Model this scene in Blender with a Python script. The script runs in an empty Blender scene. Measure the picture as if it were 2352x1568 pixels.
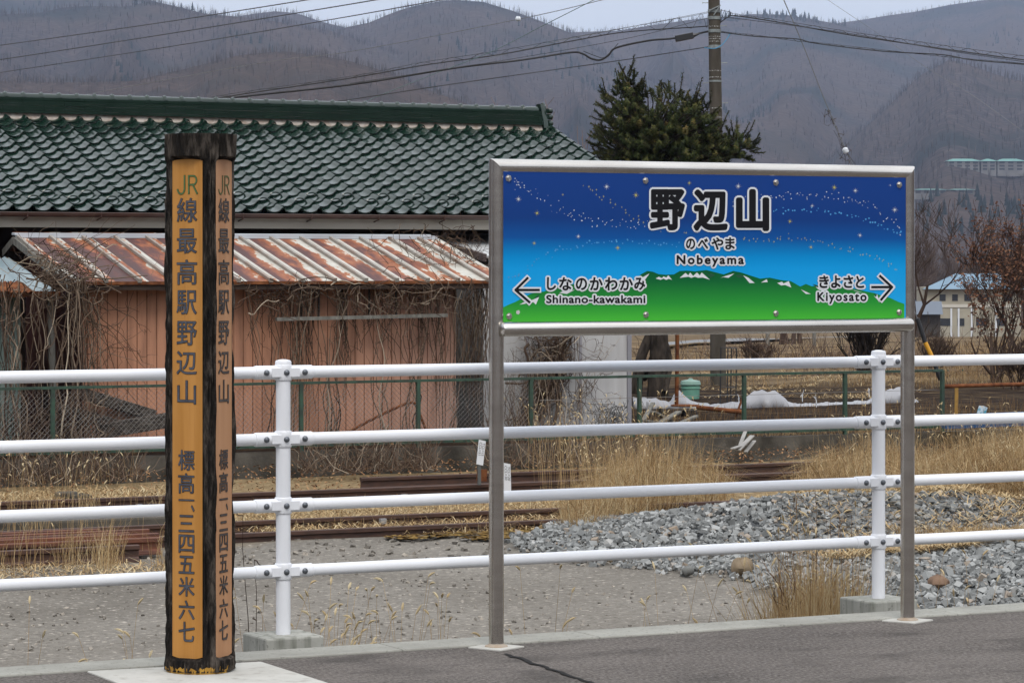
import bpy, math, random
import numpy as np
from mathutils import Vector, Euler, noise
R = math.radians
# ------------------------------------------------------------------ camera, sky, sun
SC = bpy.context.scene
COL = SC.collection
F, XC, YH, HC, TH = 7000.0, 1176.0, 604.0, 1.55, R(27.3)      # focal length in picture units, centre column, horizon row, eye height, yaw
S_, C_ = math.sin(TH), math.cos(TH)
cam = bpy.data.cameras.new('camera'); camo = bpy.data.objects.new('camera', cam); COL.objects.link(camo)
camo.location = (0, 0, HC); camo.rotation_euler = (R(90), 0, -TH)
cam.sensor_width = 36; cam.lens = 36*F/2352; cam.shift_y = -(784-YH)/2352
cam.clip_start = .1; cam.clip_end = 30000
SC.camera = camo
W = bpy.data.worlds.new('World'); SC.world = W; W.use_nodes = True
nt = W.node_tree; bg = nt.nodes['Background']
SUN_EL, SUN_AZ = R(52), R(200)
sky = nt.nodes.new('ShaderNodeTexSky'); sky.sky_type = 'NISHITA'; sky.sun_disc = False
sky.sun_elevation = SUN_EL; sky.sun_rotation = SUN_AZ; sky.dust_density = 3
cl = nt.nodes.new('ShaderNodeTexNoise'); cl.inputs['Scale'].default_value = 3.0; cl.inputs['Detail'].default_value = 5
tc = nt.nodes.new('ShaderNodeTexCoord'); mp = nt.nodes.new('ShaderNodeMapping'); mp.inputs['Scale'].default_value = (1, 1, 3.5)
nt.links.new(tc.outputs['Generated'], mp.inputs[0]); nt.links.new(mp.outputs[0], cl.inputs['Vector'])
rp = nt.nodes.new('ShaderNodeValToRGB'); rp.color_ramp.elements[0].position = .3; rp.color_ramp.elements[1].position = .75
rp.color_ramp.elements[0].color = (5.2, 5.7, 6.6, 1); rp.color_ramp.elements[1].color = (6.3, 6.6, 7.1, 1)
# an overcast sky is brighter overhead than at the horizon
sz = nt.nodes.new('ShaderNodeSeparateXYZ'); nt.links.new(tc.outputs['Generated'], sz.inputs[0])
zr = nt.nodes.new('ShaderNodeValToRGB'); zr.color_ramp.elements[0].color = (1, 1, 1, 1); zr.color_ramp.elements[1].color = (2.3, 2.2, 2.05, 1); nt.links.new(sz.outputs[2], zr.inputs[0])
zm = nt.nodes.new('ShaderNodeMixRGB'); zm.blend_type = 'MULTIPLY'; zm.inputs[0].default_value = 1; nt.links.new(rp.outputs[0], zm.inputs[1]); nt.links.new(zr.outputs[0], zm.inputs[2])
nt.links.new(cl.outputs['Fac'], rp.inputs[0])
mx = nt.nodes.new('ShaderNodeMixRGB'); mx.inputs[0].default_value = .9
nt.links.new(sky.outputs[0], mx.inputs[1]); nt.links.new(zm.outputs[0], mx.inputs[2])
nt.links.new(mx.outputs[0], bg.inputs[0]); bg.inputs[1].default_value = .1
sun = bpy.data.lights.new('sun', 'SUN'); sun.energy = 1.3; sun.angle = R(25); sun.color = (1, .97, .92)
suno = bpy.data.objects.new('sun', sun); COL.objects.link(suno)
sd = Vector((math.sin(SUN_AZ)*math.cos(SUN_EL), math.cos(SUN_AZ)*math.cos(SUN_EL), math.sin(SUN_EL)))
suno.rotation_euler = sd.to_track_quat('Z', 'Y').to_euler()
SC.view_settings.view_transform = 'Standard'; SC.view_settings.look = 'None'
SC.view_settings.exposure = 0.44; SC.view_settings.gamma = 1
SC.cycles.volume_bounces = 0; SC.cycles.max_bounces = 6; SC.cycles.transparent_max_bounces = 8

# ------------------------------------------------------------------ coordinates
def atZ(x, y, Z):
    xc = (x-XC)*Z/F
    return Vector((xc*C_+Z*S_, -xc*S_+Z*C_, HC-(y-YH)*Z/F))
def onY(x, y, Y0): return atZ(x, y, Y0/(C_-S_*(x-XC)/F))
def onG(x, y, z): return atZ(x, y, F*(HC-z)/(y-YH))
def XonY(x, Y0): return onY(x, 700, Y0).x
def depth(X, Y): return X*S_+Y*C_
def lerp(a, b, t): return a+(b-a)*t
def interp(pts, x): return float(np.interp(x, [p[0] for p in pts], [p[1] for p in pts]))

# ------------------------------------------------------------------ mesh builder
class MB:
    def __init__(s): s.v = []; s.f = []; s.m = []; s.t = []; s.tone = .5; s.mi = 0
    def add(s, vs, fs):
        o = len(s.v); s.v.extend([tuple(p) for p in vs]); s.t.extend([s.tone]*len(vs))
        for f in fs: s.f.append(tuple(i+o for i in f)); s.m.append(s.mi)
    def box(s, x0, x1, y0, y1, z0, z1):
        s.add([(x0,y0,z0),(x1,y0,z0),(x1,y1,z0),(x0,y1,z0),(x0,y0,z1),(x1,y0,z1),(x1,y1,z1),(x0,y1,z1)],
              [(0,3,2,1),(4,5,6,7),(0,1,5,4),(1,2,6,5),(2,3,7,6),(3,0,4,7)])
    def beam(s, a, b, w, h, up=Vector((0,0,1))):
        a = Vector(a); b = Vector(b); d = (b-a).normalized(); r = d.cross(up)
        if r.length < 1e-4: r = d.cross(Vector((0,1,0)))
        r.normalize(); u = r.cross(d); r = r*w/2; u = u*h/2
        s.add([a-r-u, a+r-u, a+r+u, a-r+u, b-r-u, b+r-u, b+r+u, b-r+u],
              [(0,3,2,1),(4,5,6,7),(0,1,5,4),(1,2,6,5),(2,3,7,6),(3,0,4,7)])
    def tube(s, pts, r, n=6, cap=True):
        pts = [Vector(p) for p in pts]; k = len(pts)
        rs = r if isinstance(r, (list, tuple)) else [r]*k
        vs = []; fs = []; pr = None
        for i, p in enumerate(pts):
            d = (pts[min(i+1, k-1)]-pts[max(i-1, 0)])
            d = d.normalized() if d.length > 1e-9 else Vector((0,0,1))
            if pr is None:
                a = Vector((0,0,1)) if abs(d.z) < .9 else Vector((1,0,0)); q = d.cross(a).normalized()
            else:
                q = pr-d*pr.dot(d); q = q.normalized() if q.length > 1e-6 else d.orthogonal().normalized()
            pr = q; w = d.cross(q)
            for j in range(n):
                a = 2*math.pi*j/n; vs.append(p+(q*math.cos(a)+w*math.sin(a))*rs[i])
        for i in range(k-1):
            for j in range(n):
                j2 = (j+1) % n; fs.append((i*n+j, i*n+j2, (i+1)*n+j2, (i+1)*n+j))
        if cap: fs.append(tuple(range(n-1, -1, -1))); fs.append(tuple((k-1)*n+j for j in range(n)))
        s.add(vs, fs)
    def lathe(s, c, prof, n=20, ax=None):
        c = Vector(c); ax = Vector(ax) if ax else Vector((0,0,1)); ax.normalize()
        q = ax.orthogonal().normalized(); w = ax.cross(q); vs = []; fs = []
        for r, h in prof:
            for j in range(n):
                a = 2*math.pi*j/n; vs.append(c+ax*h+(q*math.cos(a)+w*math.sin(a))*max(r, 1e-4))
        for i in range(len(prof)-1):
            for j in range(n):
                j2 = (j+1) % n; fs.append((i*n+j, i*n+j2, (i+1)*n+j2, (i+1)*n+j))
        fs.append(tuple(range(n-1, -1, -1))); fs.append(tuple((len(prof)-1)*n+j for j in range(n)))
        s.add(vs, fs)
    def prism(s, poly, a, b):
        """poly: list of Vectors; extruded from offset a to offset b (Vectors)"""
        n = len(poly); a = Vector(a); b = Vector(b)
        s.add([p+a for p in poly]+[p+b for p in poly],
              [tuple(range(n-1, -1, -1)), tuple(range(n, 2*n))]+[(i, (i+1) % n, n+(i+1) % n, n+i) for i in range(n)])
    def grid(s, fn, nu, nv):
        vs = [fn(i/nu, j/nv) for j in range(nv+1) for i in range(nu+1)]
        s.add(vs, [(j*(nu+1)+i, j*(nu+1)+i+1, (j+1)*(nu+1)+i+1, (j+1)*(nu+1)+i) for j in range(nv) for i in range(nu)])
    def build(s, name, mats, parent=None, smooth=False, loc=None, bevel=0, tone=False):
        me = bpy.data.meshes.new(name)
        o0 = Vector(loc) if loc is not None else (parent_loc(parent) if parent else Vector((0,0,0)))
        V = np.array(s.v, dtype=float)-np.array(o0)
        me.from_pydata(V.tolist(), [], s.f)
        if not isinstance(mats, (list, tuple)): mats = [mats]
        for m in mats: me.materials.append(m)
        if len(mats) > 1: me.polygons.foreach_set('material_index', s.m)
        if smooth: me.polygons.foreach_set('use_smooth', [True]*len(me.polygons))
        if tone:
            at = me.attributes.new('tone', 'FLOAT', 'POINT'); at.data.foreach_set('value', s.t)
        me.update()
        o = bpy.data.objects.new(name, me); COL.objects.link(o)
        if parent: o.parent = parent
        else: o.location = o0
        if bevel:
            b = o.modifiers.new('bevel', 'BEVEL'); b.width = bevel; b.segments = 2; b.limit_method = 'ANGLE'
        if smooth:
            try: me.set_sharp_from_angle(angle=R(42))
            except Exception: pass
        return o
def parent_loc(o):
    l = Vector(o.location)
    while o.parent: o = o.parent; l = l+Vector(o.location)
    return l
def tag(o, label=None, cat=None, group=None, kind=None):
    if label: o['label'] = label
    if cat: o['category'] = cat
    if group: o['group'] = group
    if kind: o['kind'] = kind
    return o
def thing(name, label, cat, loc, group=None):
    o = bpy.data.objects.new(name, None); COL.objects.link(o); o.location = loc; o.empty_display_size = .1
    return tag(o, label, cat, group)
def copy_tree(o, parent=None):
    c = o.copy(); COL.objects.link(c)
    if parent: c.parent = parent
    for ch in [k for k in o.children]: copy_tree(ch, c)
    return c

# ------------------------------------------------------------------ materials
class NB:
    def __init__(s, name):
        s.m = bpy.data.materials.new(name); s.m.use_nodes = True; s.t = s.m.node_tree
        s.b = s.t.nodes['Principled BSDF']; s.co = s.t.nodes.new('ShaderNodeTexCoord')
    def n(s, ty, **k):
        nd = s.t.nodes.new(ty)
        for a, b in k.items(): setattr(nd, a, b)
        return nd
    def l(s, a, b): s.t.links.new(a, b)
    def noise(s, scale=5, detail=4, stretch=(1,1,1), rough=.55, dist=0):
        mp = s.n('ShaderNodeMapping'); mp.inputs['Scale'].default_value = stretch; s.l(s.co.outputs['Object'], mp.inputs[0])
        n = s.n('ShaderNodeTexNoise'); n.inputs['Scale'].default_value = scale; n.inputs['Detail'].default_value = detail
        n.inputs['Roughness'].default_value = rough; n.inputs['Distortion'].default_value = dist
        s.l(mp.outputs[0], n.inputs['Vector']); return n.outputs['Fac']
    def ramp(s, fac, stops):
        r = s.n('ShaderNodeValToRGB'); e = r.color_ramp.elements
        while len(e) < len(stops): e.new(.5)
        for i, (p, c) in enumerate(stops):
            e[i].position = p; e[i].color = (*c, 1) if len(c) == 3 else c
        s.l(fac, r.inputs[0]); return r.outputs[0]
    def mix(s, fac, a, b, mode='MIX'):
        m = s.n('ShaderNodeMixRGB', blend_type=mode)
        for i, x in ((0, fac), (1, a), (2, b)):
            if isinstance(x, (int, float)): m.inputs[i].default_value = x
            elif isinstance(x, tuple): m.inputs[i].default_value = (*x, 1)
            else: s.l(x, m.inputs[i])
        return m.outputs[0]
    def math(s, op, a, b=0.0, c=0.0):
        m = s.n('ShaderNodeMath', operation=op)
        for i, x in enumerate((a, b, c)):
            if isinstance(x, (int, float)): m.inputs[i].default_value = x
            else: s.l(x, m.inputs[i])
        return m.outputs[0]
    def xyz(s):
        x = s.n('ShaderNodeSeparateXYZ'); s.l(s.co.outputs['Object'], x.inputs[0]); return x.outputs
    def col(s, c):
        if isinstance(c, tuple): s.b.inputs['Base Color'].default_value = (*c, 1)
        else: s.l(c, s.b.inputs['Base Color'])
    def rough(s, r):
        if isinstance(r, (int, float)): s.b.inputs['Roughness'].default_value = r
        else: s.l(r, s.b.inputs['Roughness'])
    def bump(s, h, strength=.3, dist=.02):
        b = s.n('ShaderNodeBump'); b.inputs['Strength'].default_value = strength; b.inputs['Distance'].default_value = dist
        s.l(h, b.inputs['Height']); s.l(b.outputs[0], s.b.inputs['Normal'])
def mat(name, c1, c2=None, scale=6, lo=.35, hi=.68, rough=.7, metal=0, stretch=(1,1,1), bump=0, bscale=None, bdist=.01, spec=.5, detail=5):
    if rough >= .8: spec = min(spec, .08)                                # rough, dusty surfaces hardly gloss
    b = NB(name); b.rough(rough); b.b.inputs['Metallic'].default_value = metal; b.b.inputs['Specular IOR Level'].default_value = spec
    if c2: b.col(b.ramp(b.noise(scale, detail, stretch), [(lo, c1), (hi, c2)]))
    else: b.col(c1)
    if bump: b.bump(b.noise(bscale or scale*3, 6, stretch), bump, bdist)
    return b.m
def tonemat(name, stops, rough=.85, trans=0):
    b = NB(name); a = b.n('ShaderNodeAttribute', attribute_name='tone'); b.col(b.ramp(a.outputs['Fac'], stops)); b.rough(rough)
    b.b.inputs['Specular IOR Level'].default_value = .06
    return b.m

m_white = mat('white_paint', (.74,.75,.78), (.71,.715,.74), 3, .3, .75, rough=.30)
m_steel = mat('brushed_steel', (.62,.59,.55), (.52,.49,.45), 4, rough=.24, metal=1, stretch=(1,1,6))
m_bolt = mat('galvanised_bolt', (.16,.17,.19), (.10,.11,.12), 40, rough=.45, metal=.7)
m_sbolt = mat('steel_bolt', (.55,.53,.5), rough=.3, metal=1)
b = NB('concrete'); c = b.ramp(b.noise(6, 6), [(.3,(.38,.375,.34)),(.7,(.27,.27,.24))]); c = b.mix(b.ramp(b.noise(26, 5, (1,1,.12)), [(.48,(0,0,0)),(.68,(.7,.7,.7))]), c, (.12,.125,.10)); c = b.mix(b.ramp(b.noise(60, 3), [(.62,(0,0,0)),(.7,(.7,.7,.7))]), c, (.14,.13,.12)); b.col(c); b.rough(.95); b.b.inputs['Specular IOR Level'].default_value = .1; b.bump(b.noise(60, 4), .3, .004); m_conc = b.m
b = NB('kerb_concrete'); c = b.ramp(b.noise(2.5, 7, (1,1,1), .7), [(.32,(.34,.335,.30)),(.68,(.23,.225,.20))]); c = b.mix(b.ramp(b.noise(70, 4), [(.58,(0,0,0)),(.68,(.6,.6,.6))]), c, (.13,.125,.11)); b.col(c); b.rough(.95); b.b.inputs['Specular IOR Level'].default_value = .1; b.bump(b.noise(90, 4), .3, .003); m_kerb = b.m
b = NB('pale_concrete'); c = b.ramp(b.noise(3, 7, (1,1,1), .7), [(.3,(.50,.49,.455)),(.7,(.36,.35,.32))]); c = b.mix(b.ramp(b.noise(14, 6), [(.56,(0,0,0)),(.72,(.55,.55,.55))]), c, (.20,.18,.15)); b.col(c); b.rough(.95); b.b.inputs['Specular IOR Level'].default_value = .08; b.bump(b.noise(70, 4), .25, .003); m_slab = b.m
m_black = mat('black_print', (.010,.010,.012), rough=.5, spec=.1)
m_wprint = mat('white_print', (.62,.64,.67), rough=.5, spec=.2)
m_straw = tonemat('dry_straw', [(0,(.10,.055,.025)),(.35,(.25,.155,.075)),(.7,(.42,.30,.155)),(1,(.52,.43,.27))])
m_dryleaf = tonemat('dry_leaf', [(0,(.07,.035,.017)),(.5,(.19,.095,.045)),(1,(.36,.22,.115))])
m_vine = tonemat('dead_vine', [(0,(.035,.022,.017)),(.5,(.090,.060,.042)),(.8,(.17,.125,.09)),(1,(.34,.28,.21))])
m_stone = tonemat('ballast_stone', [(0,(.075,.077,.075)),(.5,(.205,.209,.204)),(.85,(.36,.363,.352)),(1,(.27,.215,.165))], rough=.9)
m_pebble = tonemat('yard_pebble', [(0,(.07,.062,.053)),(.5,(.17,.155,.135)),(1,(.36,.32,.27))], rough=.9)
m_rail = mat('rusty_rail', (.042,.022,.016), (.085,.04,.026), 7, rough=.6, metal=.2, stretch=(1,6,6), bump=.15, bscale=60, bdist=.003)
m_rustrail = mat('orange_rust_rail', (.060,.021,.012), (.165,.052,.022), 5, rough=.7, stretch=(.5,5,5), bump=.15, bscale=60, bdist=.003)
m_rust = mat('rust', (.09,.032,.016), (.22,.085,.035), 9, rough=.85, bump=.2, bscale=70, bdist=.003)
m_green = mat('green_frame_paint', (.028,.070,.045), (.022,.034,.026), 9, rough=.55)
m_wire = mat('galvanised_wire', (.30,.30,.29), (.13,.09,.07), 3, rough=.45, metal=.4)
m_cable = mat('black_cable', (.012,.012,.014), rough=.5)
m_guy = mat('grey_strand', (.16,.17,.18), rough=.5, metal=.4)
m_oldwood = mat('weathered_wood', (.028,.023,.02), (.15,.13,.11), 5, .4, .72, rough=.9, stretch=(1,9,9), bump=.4, bscale=40, bdist=.006)
m_greywood = mat('grey_wood', (.12,.115,.10), (.21,.20,.18), 6, rough=.9, stretch=(4,4,.6), bump=.3, bscale=40, bdist=.004)
m_bark = mat('tree_bark', (.022,.018,.015), (.065,.052,.042), 14, rough=.95, stretch=(1,1,.35), bump=.7, bscale=30, bdist=.02)

# ------------------------------------------------------------------ glyph outlines from the built-in lettering
_g = {}
def glyph(s):
    if s in _g: return _g[s]
    c = bpy.data.curves.new('lettering_source', 'FONT'); c.body = s; c.size = 1; c.resolution_u = 4; c.space_character = {'Nobeyama': 1.28, 'Kiyosato': 1.22, 'Shinano-kawakami': 1.06}.get(s, 1.0)
    o = bpy.data.objects.new('lettering_source', c); COL.objects.link(o); bpy.context.view_layer.update()
    me = bpy.data.meshes.new_from_object(o.evaluated_get(bpy.context.evaluated_depsgraph_get()))
    vs = np.array([(v.co.x, v.co.y) for v in me.vertices]) if len(me.vertices) else np.array([(0,0),(1,0),(1,1)], float)
    fs = [tuple(p.vertices) for p in me.polygons]
    lo = vs.min(0); hi = vs.max(0); sp = np.maximum(hi-lo, 1e-6)
    bpy.data.objects.remove(o); bpy.data.curves.remove(c); bpy.data.meshes.remove(me)
    _g[s] = ((vs-lo)/sp, fs); return _g[s]
def text_into(mb, s, fn, x0, x1, y0, y1, dil=0, lift=0.001, step=2e-5):
    """glyphs of s fill the box x0..x1, y0 (top)..y1 (bottom); dil thickens the strokes, fn maps (x, y, lift) to a point"""
    vs, fs = glyph(s); offs = [(0, 0)]
    if dil:
        if dil > 4: offs += [(dil*.5*math.cos(a), dil*.5*math.sin(a)) for a in np.linspace(0, 2*math.pi, 9)[:-1]]
        offs += [(dil*math.cos(a), dil*math.sin(a)) for a in np.linspace(0, 2*math.pi, 15)[:-1]]
    for k, (ox, oy) in enumerate(offs):
        mb.add([fn(x0+(x1-x0)*u+ox, y1-(y1-y0)*v+oy, lift+k*step) for u, v in vs], fs)

# ================================================================== GROUND AND PLATFORM
YS, YF, YK0, YK1 = 10.95, 11.54, 11.02, 11.25          # sign line, fence line, kerb
GZ = -1.0
b = NB('platform_asphalt')
n1 = b.noise(1.1, 6, (1,1.6,1), .65); n2 = b.noise(75, 5, (1,.6,1), .75); n3 = b.noise(2.3, 5, (1, 1.5, 1))
c = b.ramp(n1, [(.34, (.048,.041,.036)), (.62, (.098,.085,.076))])
c = b.mix(b.ramp(n2, [(.42, (0,0,0)), (.68, (1,1,1))]), c, (.20,.18,.165)); c = b.mix(b.ramp(b.noise(52, 4, (1,.6,1), .75), [(.56, (0,0,0)), (.68, (.85,.85,.85))]), c, (.028,.025,.023)); c = b.mix(b.ramp(n3, [(.52,(0,0,0)),(.68,(.6,.6,.6))]), c, (.045,.040,.036))
b.col(c); b.rough(.95); b.b.inputs['Specular IOR Level'].default_value = .15; b.bump(n2, .6, .005); m_asph = b.m
mb = MB(); mb.box(-30, 40, -8, YK0, GZ-.3, 0)
tag(mb.build('platform', m_asph), kind='structure')
mb = MB(); x = -20.0
while x < 30:
    mb.box(x, x+.896, YK0+.002, YK1, GZ-.3, .008); x += .9
tag(mb.build('kerb', m_kerb, bevel=.006), kind='structure')
# a thin tar seam across the platform paving
mb = MB(); random.seed(4); pa = onG(1160, 1501, 0); pb = onG(1345, 1566, 0); pc = pa+(pb-pa)*2.2; pts = []
for i in range(40):
    p = pa+(pc-pa)*(i/39); pts.append(p+Vector((random.uniform(-.012,.012), random.uniform(-.012,.012), 0)))
vs = []; fs = []
for i, p in enumerate(pts):
    w = .008+.006*random.random(); vs += [(p.x-w, p.y-w*.3, .004), (p.x+w, p.y+w*.3, .004)]
    if i: fs.append((2*i-2, 2*i-1, 2*i+1, 2*i))
mb.add(vs, fs); tag(mb.build('paving_seam', mat('tar_seam', (.02,.019,.018), rough=.8)), kind='structure')

# yard: rough old concrete below the platform
b = NB('yard_ground')
n1 = b.noise(.45, 6); n2 = b.noise(15, 8, (1,1,1), .8); n4 = b.noise(17, 4)
c = b.ramp(n1, [(.3, (.145,.130,.110)), (.7, (.25,.230,.200))])
c = b.mix(b.ramp(n2, [(.46,(0,0,0)),(.60,(.62,.62,.62))]), c, (.085,.076,.065))
c = b.mix(b.ramp(n4, [(.60,(0,0,0)),(.66,(.9,.9,.9))]), c, (.40,.36,.31)); c = b.mix(b.ramp(b.noise(31, 3), [(.63,(0,0,0)),(.68,(.6,.6,.6))]), c, (.05,.047,.043))
X = b.xyz(); g = b.math('SMOOTH_MIN', 1, 1, 0)
edge = b.math('ADD', X[1], b.math('MULTIPLY', b.noise(1.3, 5), 1.6))
gf = b.n('ShaderNodeMapRange'); gf.inputs['From Min'].default_value = 26.2; gf.inputs['From Max'].default_value = 27.2; b.l(edge, gf.inputs['Value'])
c = b.mix(gf.outputs[0], c, b.ramp(b.noise(9, 6), [(.3, (.10,.07,.04)), (.5, (.21,.15,.08)), (.7, (.33,.25,.14))]))
b.col(c); b.rough(.95); b.b.inputs['Specular IOR Level'].default_value = .08; b.bump(n2, .6, .015); m_yard = b.m
def gz(X, Y): return GZ+.02*noise.noise(Vector((X*.8, Y*.8, 0)))
mb = MB(); mb.grid(lambda u, v: (lerp(-20, 60, u), lerp(YK1-.1, 33.7, v), gz(lerp(-20, 60, u), lerp(YK1-.1, 33.7, v))), 160, 50)
tag(mb.build('yard_ground', m_yard, smooth=True), kind='structure')

# field behind the low wall, falling gently away to the valley
TZ = [(0,-.70),(45,-.72),(60,-.78),(80,-.95),(110,-1.46),(160,-2.5),(260,-4.8),(370,-7.4),(600,-9.5),(9000,-9.5)]
def fz(X, Y):
    d = depth(X, Y); return interp(TZ, d)+(.10*noise.noise(Vector((X*.25, Y*.25, 3)))+.05*noise.noise(Vector((X, Y, 1))))*min(1, max(0, (d-44)/10))
b = NB('field_ground')
X = b.xyz(); d = b.math('ADD', b.math('MULTIPLY', X[0], S_), b.math('MULTIPLY', X[1], C_))
rowc = b.noise(.9, 5, (1,3,1)); soil = b.ramp(b.noise(2.2, 7, (.7,2.2,1)), [(.35,(.016,.010,.008)),(.52,(.034,.023,.016)),(.62,(.070,.048,.028)),(.75,(.17,.12,.062))])
straw = b.ramp(b.noise(.35, 7, (.5,2,1)), [(.3,(.040,.027,.018)),(.45,(.105,.072,.042)),(.58,(.20,.145,.085)),(.75,(.31,.235,.14))])
f1 = b.n('ShaderNodeMapRange'); f1.inputs['From Min'].default_value = 60; f1.inputs['From Max'].default_value = 66; b.l(b.math('ADD', d, b.math('MULTIPLY', b.noise(.3, 4), 8)), f1.inputs['Value'])
b.col(b.mix(f1.outputs[0], soil, straw)); b.rough(.95); b.b.inputs['Specular IOR Level'].default_value = .03; b.bump(b.noise(5, 7), 1.0, .15); m_field = b.m
def fieldp(u, v):
    d = 20*(460**v); a = lerp(-.42, .55, u); return d, a
mb = MB()
def fg(u, v):
    Y = 33.65+(v**3.2)*8000; wdt = 14+Y*1.15; Xc = Y*.52; X = Xc+(u-.5)*2*wdt; return (X, Y, fz(X, Y))
mb.grid(fg, 90, 150)
tag(mb.build('field', m_field, smooth=True), kind='structure')

# ================================================================== HILLS
LAYERS = [
 ('L1', 1500, 700, [(-1500,260),(-300,195),(0,186),(180,190),(308,186),(445,154),(548,127),(650,118),(736,128),(804,141),(906,171),(975,205),(1060,233),(1200,300),(1400,380),(1800,500),(3600,560)], 1),
 ('L2', 2700, 1100, [(-1500,120),(-500,60),(0,33),(90,31),(140,18),(200,14),(290,16),(350,3),(400,14),(470,32),(560,40),(650,52),(760,72),(850,100),(960,145),(1100,205),(1250,285),(1500,380),(2000,520),(3600,570)], 2),
 ('L3', 3700, 1500, [(-1500,-80),(-300,-60),(0,-30),(200,-25),(330,-4),(400,18),(470,36),(520,44),(575,33),(633,26),(684,31),(736,50),(787,62),(850,80),(1000,150),(1300,300),(2000,500),(3600,570)], 3),
 ('L4', 3200, 1300, [(-1500,560),(0,420),(400,230),(600,125),(760,72),(800,62),(850,52),(900,30),(950,14),(1010,3),(1040,0),(1110,5),(1180,26),(1250,52),(1310,76),(1400,130),(1500,190),(1650,260),(1800,330),(2100,450),(3600,560)], 4),
 ('L5', 3700, 1700, [(-1500,570),(600,400),(1000,190),(1200,100),(1300,75),(1420,71),(1500,58),(1600,44),(1680,39),(1720,33),(1800,34),(1857,43),(1920,55),(1993,76),(2100,98),(2200,115),(2352,150),(2700,240),(3600,420)], 5),
 ('L6', 4700, 2200, [(-1500,570),(1200,300),(1600,120),(1800,75),(1920,54),(1980,46),(2040,36),(2100,28),(2180,12),(2250,2),(2352,-8),(2700,-30),(3600,-60)], 6),
 ('L7', 2500, 1100, [(-1500,580),(900,560),(1500,520),(1700,480),(1850,410),(1990,290),(2050,235),(2110,175),(2181,137),(2230,150),(2290,172),(2352,188),(2700,250),(3600,380)], 7),
]
def hill(L, x, t):
    nm, Zc, Zb, pts, sd = L
    xx = x/300.0; wob = .05*noise.noise(Vector((xx*2.2, sd*5.0, 0)))
    cr = HC+(YH-interp(pts, x))*Zc*(1+wob)/F; Z = (Zb+(Zc-Zb)*t)*(1+wob*math.sin(math.pi*min(t,1)*.5)); zb = -10.0
    if t <= 1:
        s = max(t, 0)**1.25; z = zb+(cr-zb)*s
        a = (cr-zb)*max(0, math.sin(math.pi*min(1, t)))
        if sd == 7: a *= 1-.95*math.exp(-((x-2240)/140)**4)
        if sd == 5: a *= 1-.95*math.exp(-((x-1985)/110)**4)
        rd = 1-abs(noise.noise(Vector((xx*1.6+t*.6, t*1.3, sd*7.3))))*2
        z += a*((.06 if sd == 1 else .20)*(rd-.55)+.040*noise.noise(Vector((xx*6, t*3, sd*3.1)))+.014*noise.noise(Vector((xx*19, t*4, sd))))
    else: z = cr-(t-1)*cr*1.2
    p = atZ(x, YH, Z); return Vector((p.x, p.y, z))
b = NB('wooded_hillside')
gi = b.n('ShaderNodeNewGeometry')
def wn(scale, st=(1,1,1), det=6):
    mp = b.n('ShaderNodeMapping'); mp.inputs['Scale'].default_value = st; b.l(gi.outputs['Position'], mp.inputs[0])
    n = b.n('ShaderNodeTexNoise'); n.inputs['Scale'].default_value = scale; n.inputs['Detail'].default_value = det; n.inputs['Roughness'].default_value = .62; b.l(mp.outputs[0], n.inputs['Vector']); return n.outputs['Fac']
c = b.ramp(wn(.16, (1,1,.16), 8), [(.34,(.017,.0135,.0135)),(.5,(.042,.033,.032)),(.66,(.088,.070,.064))])
c = b.mix(b.ramp(wn(.006), [(.51,(0,0,0)),(.62,(.8,.8,.8))]), c, (.013,.019,.019))
c = b.mix(b.ramp(wn(.0022), [(.42,(0,0,0)),(.6,(.5,.5,.5))]), c, (.072,.049,.036))
b.col(c); b.rough(1); b.b.inputs['Specular IOR Level'].default_value = 0; m_hill = b.m
m_hilltree = tonemat('bare_hill_trees', [(0,(.008,.014,.013)),(.2,(.014,.021,.019)),(.22,(.030,.0235,.0225)),(.7,(.055,.043,.039)),(1,(.11,.092,.083))], rough=1)
rng = random.Random(11)
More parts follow.
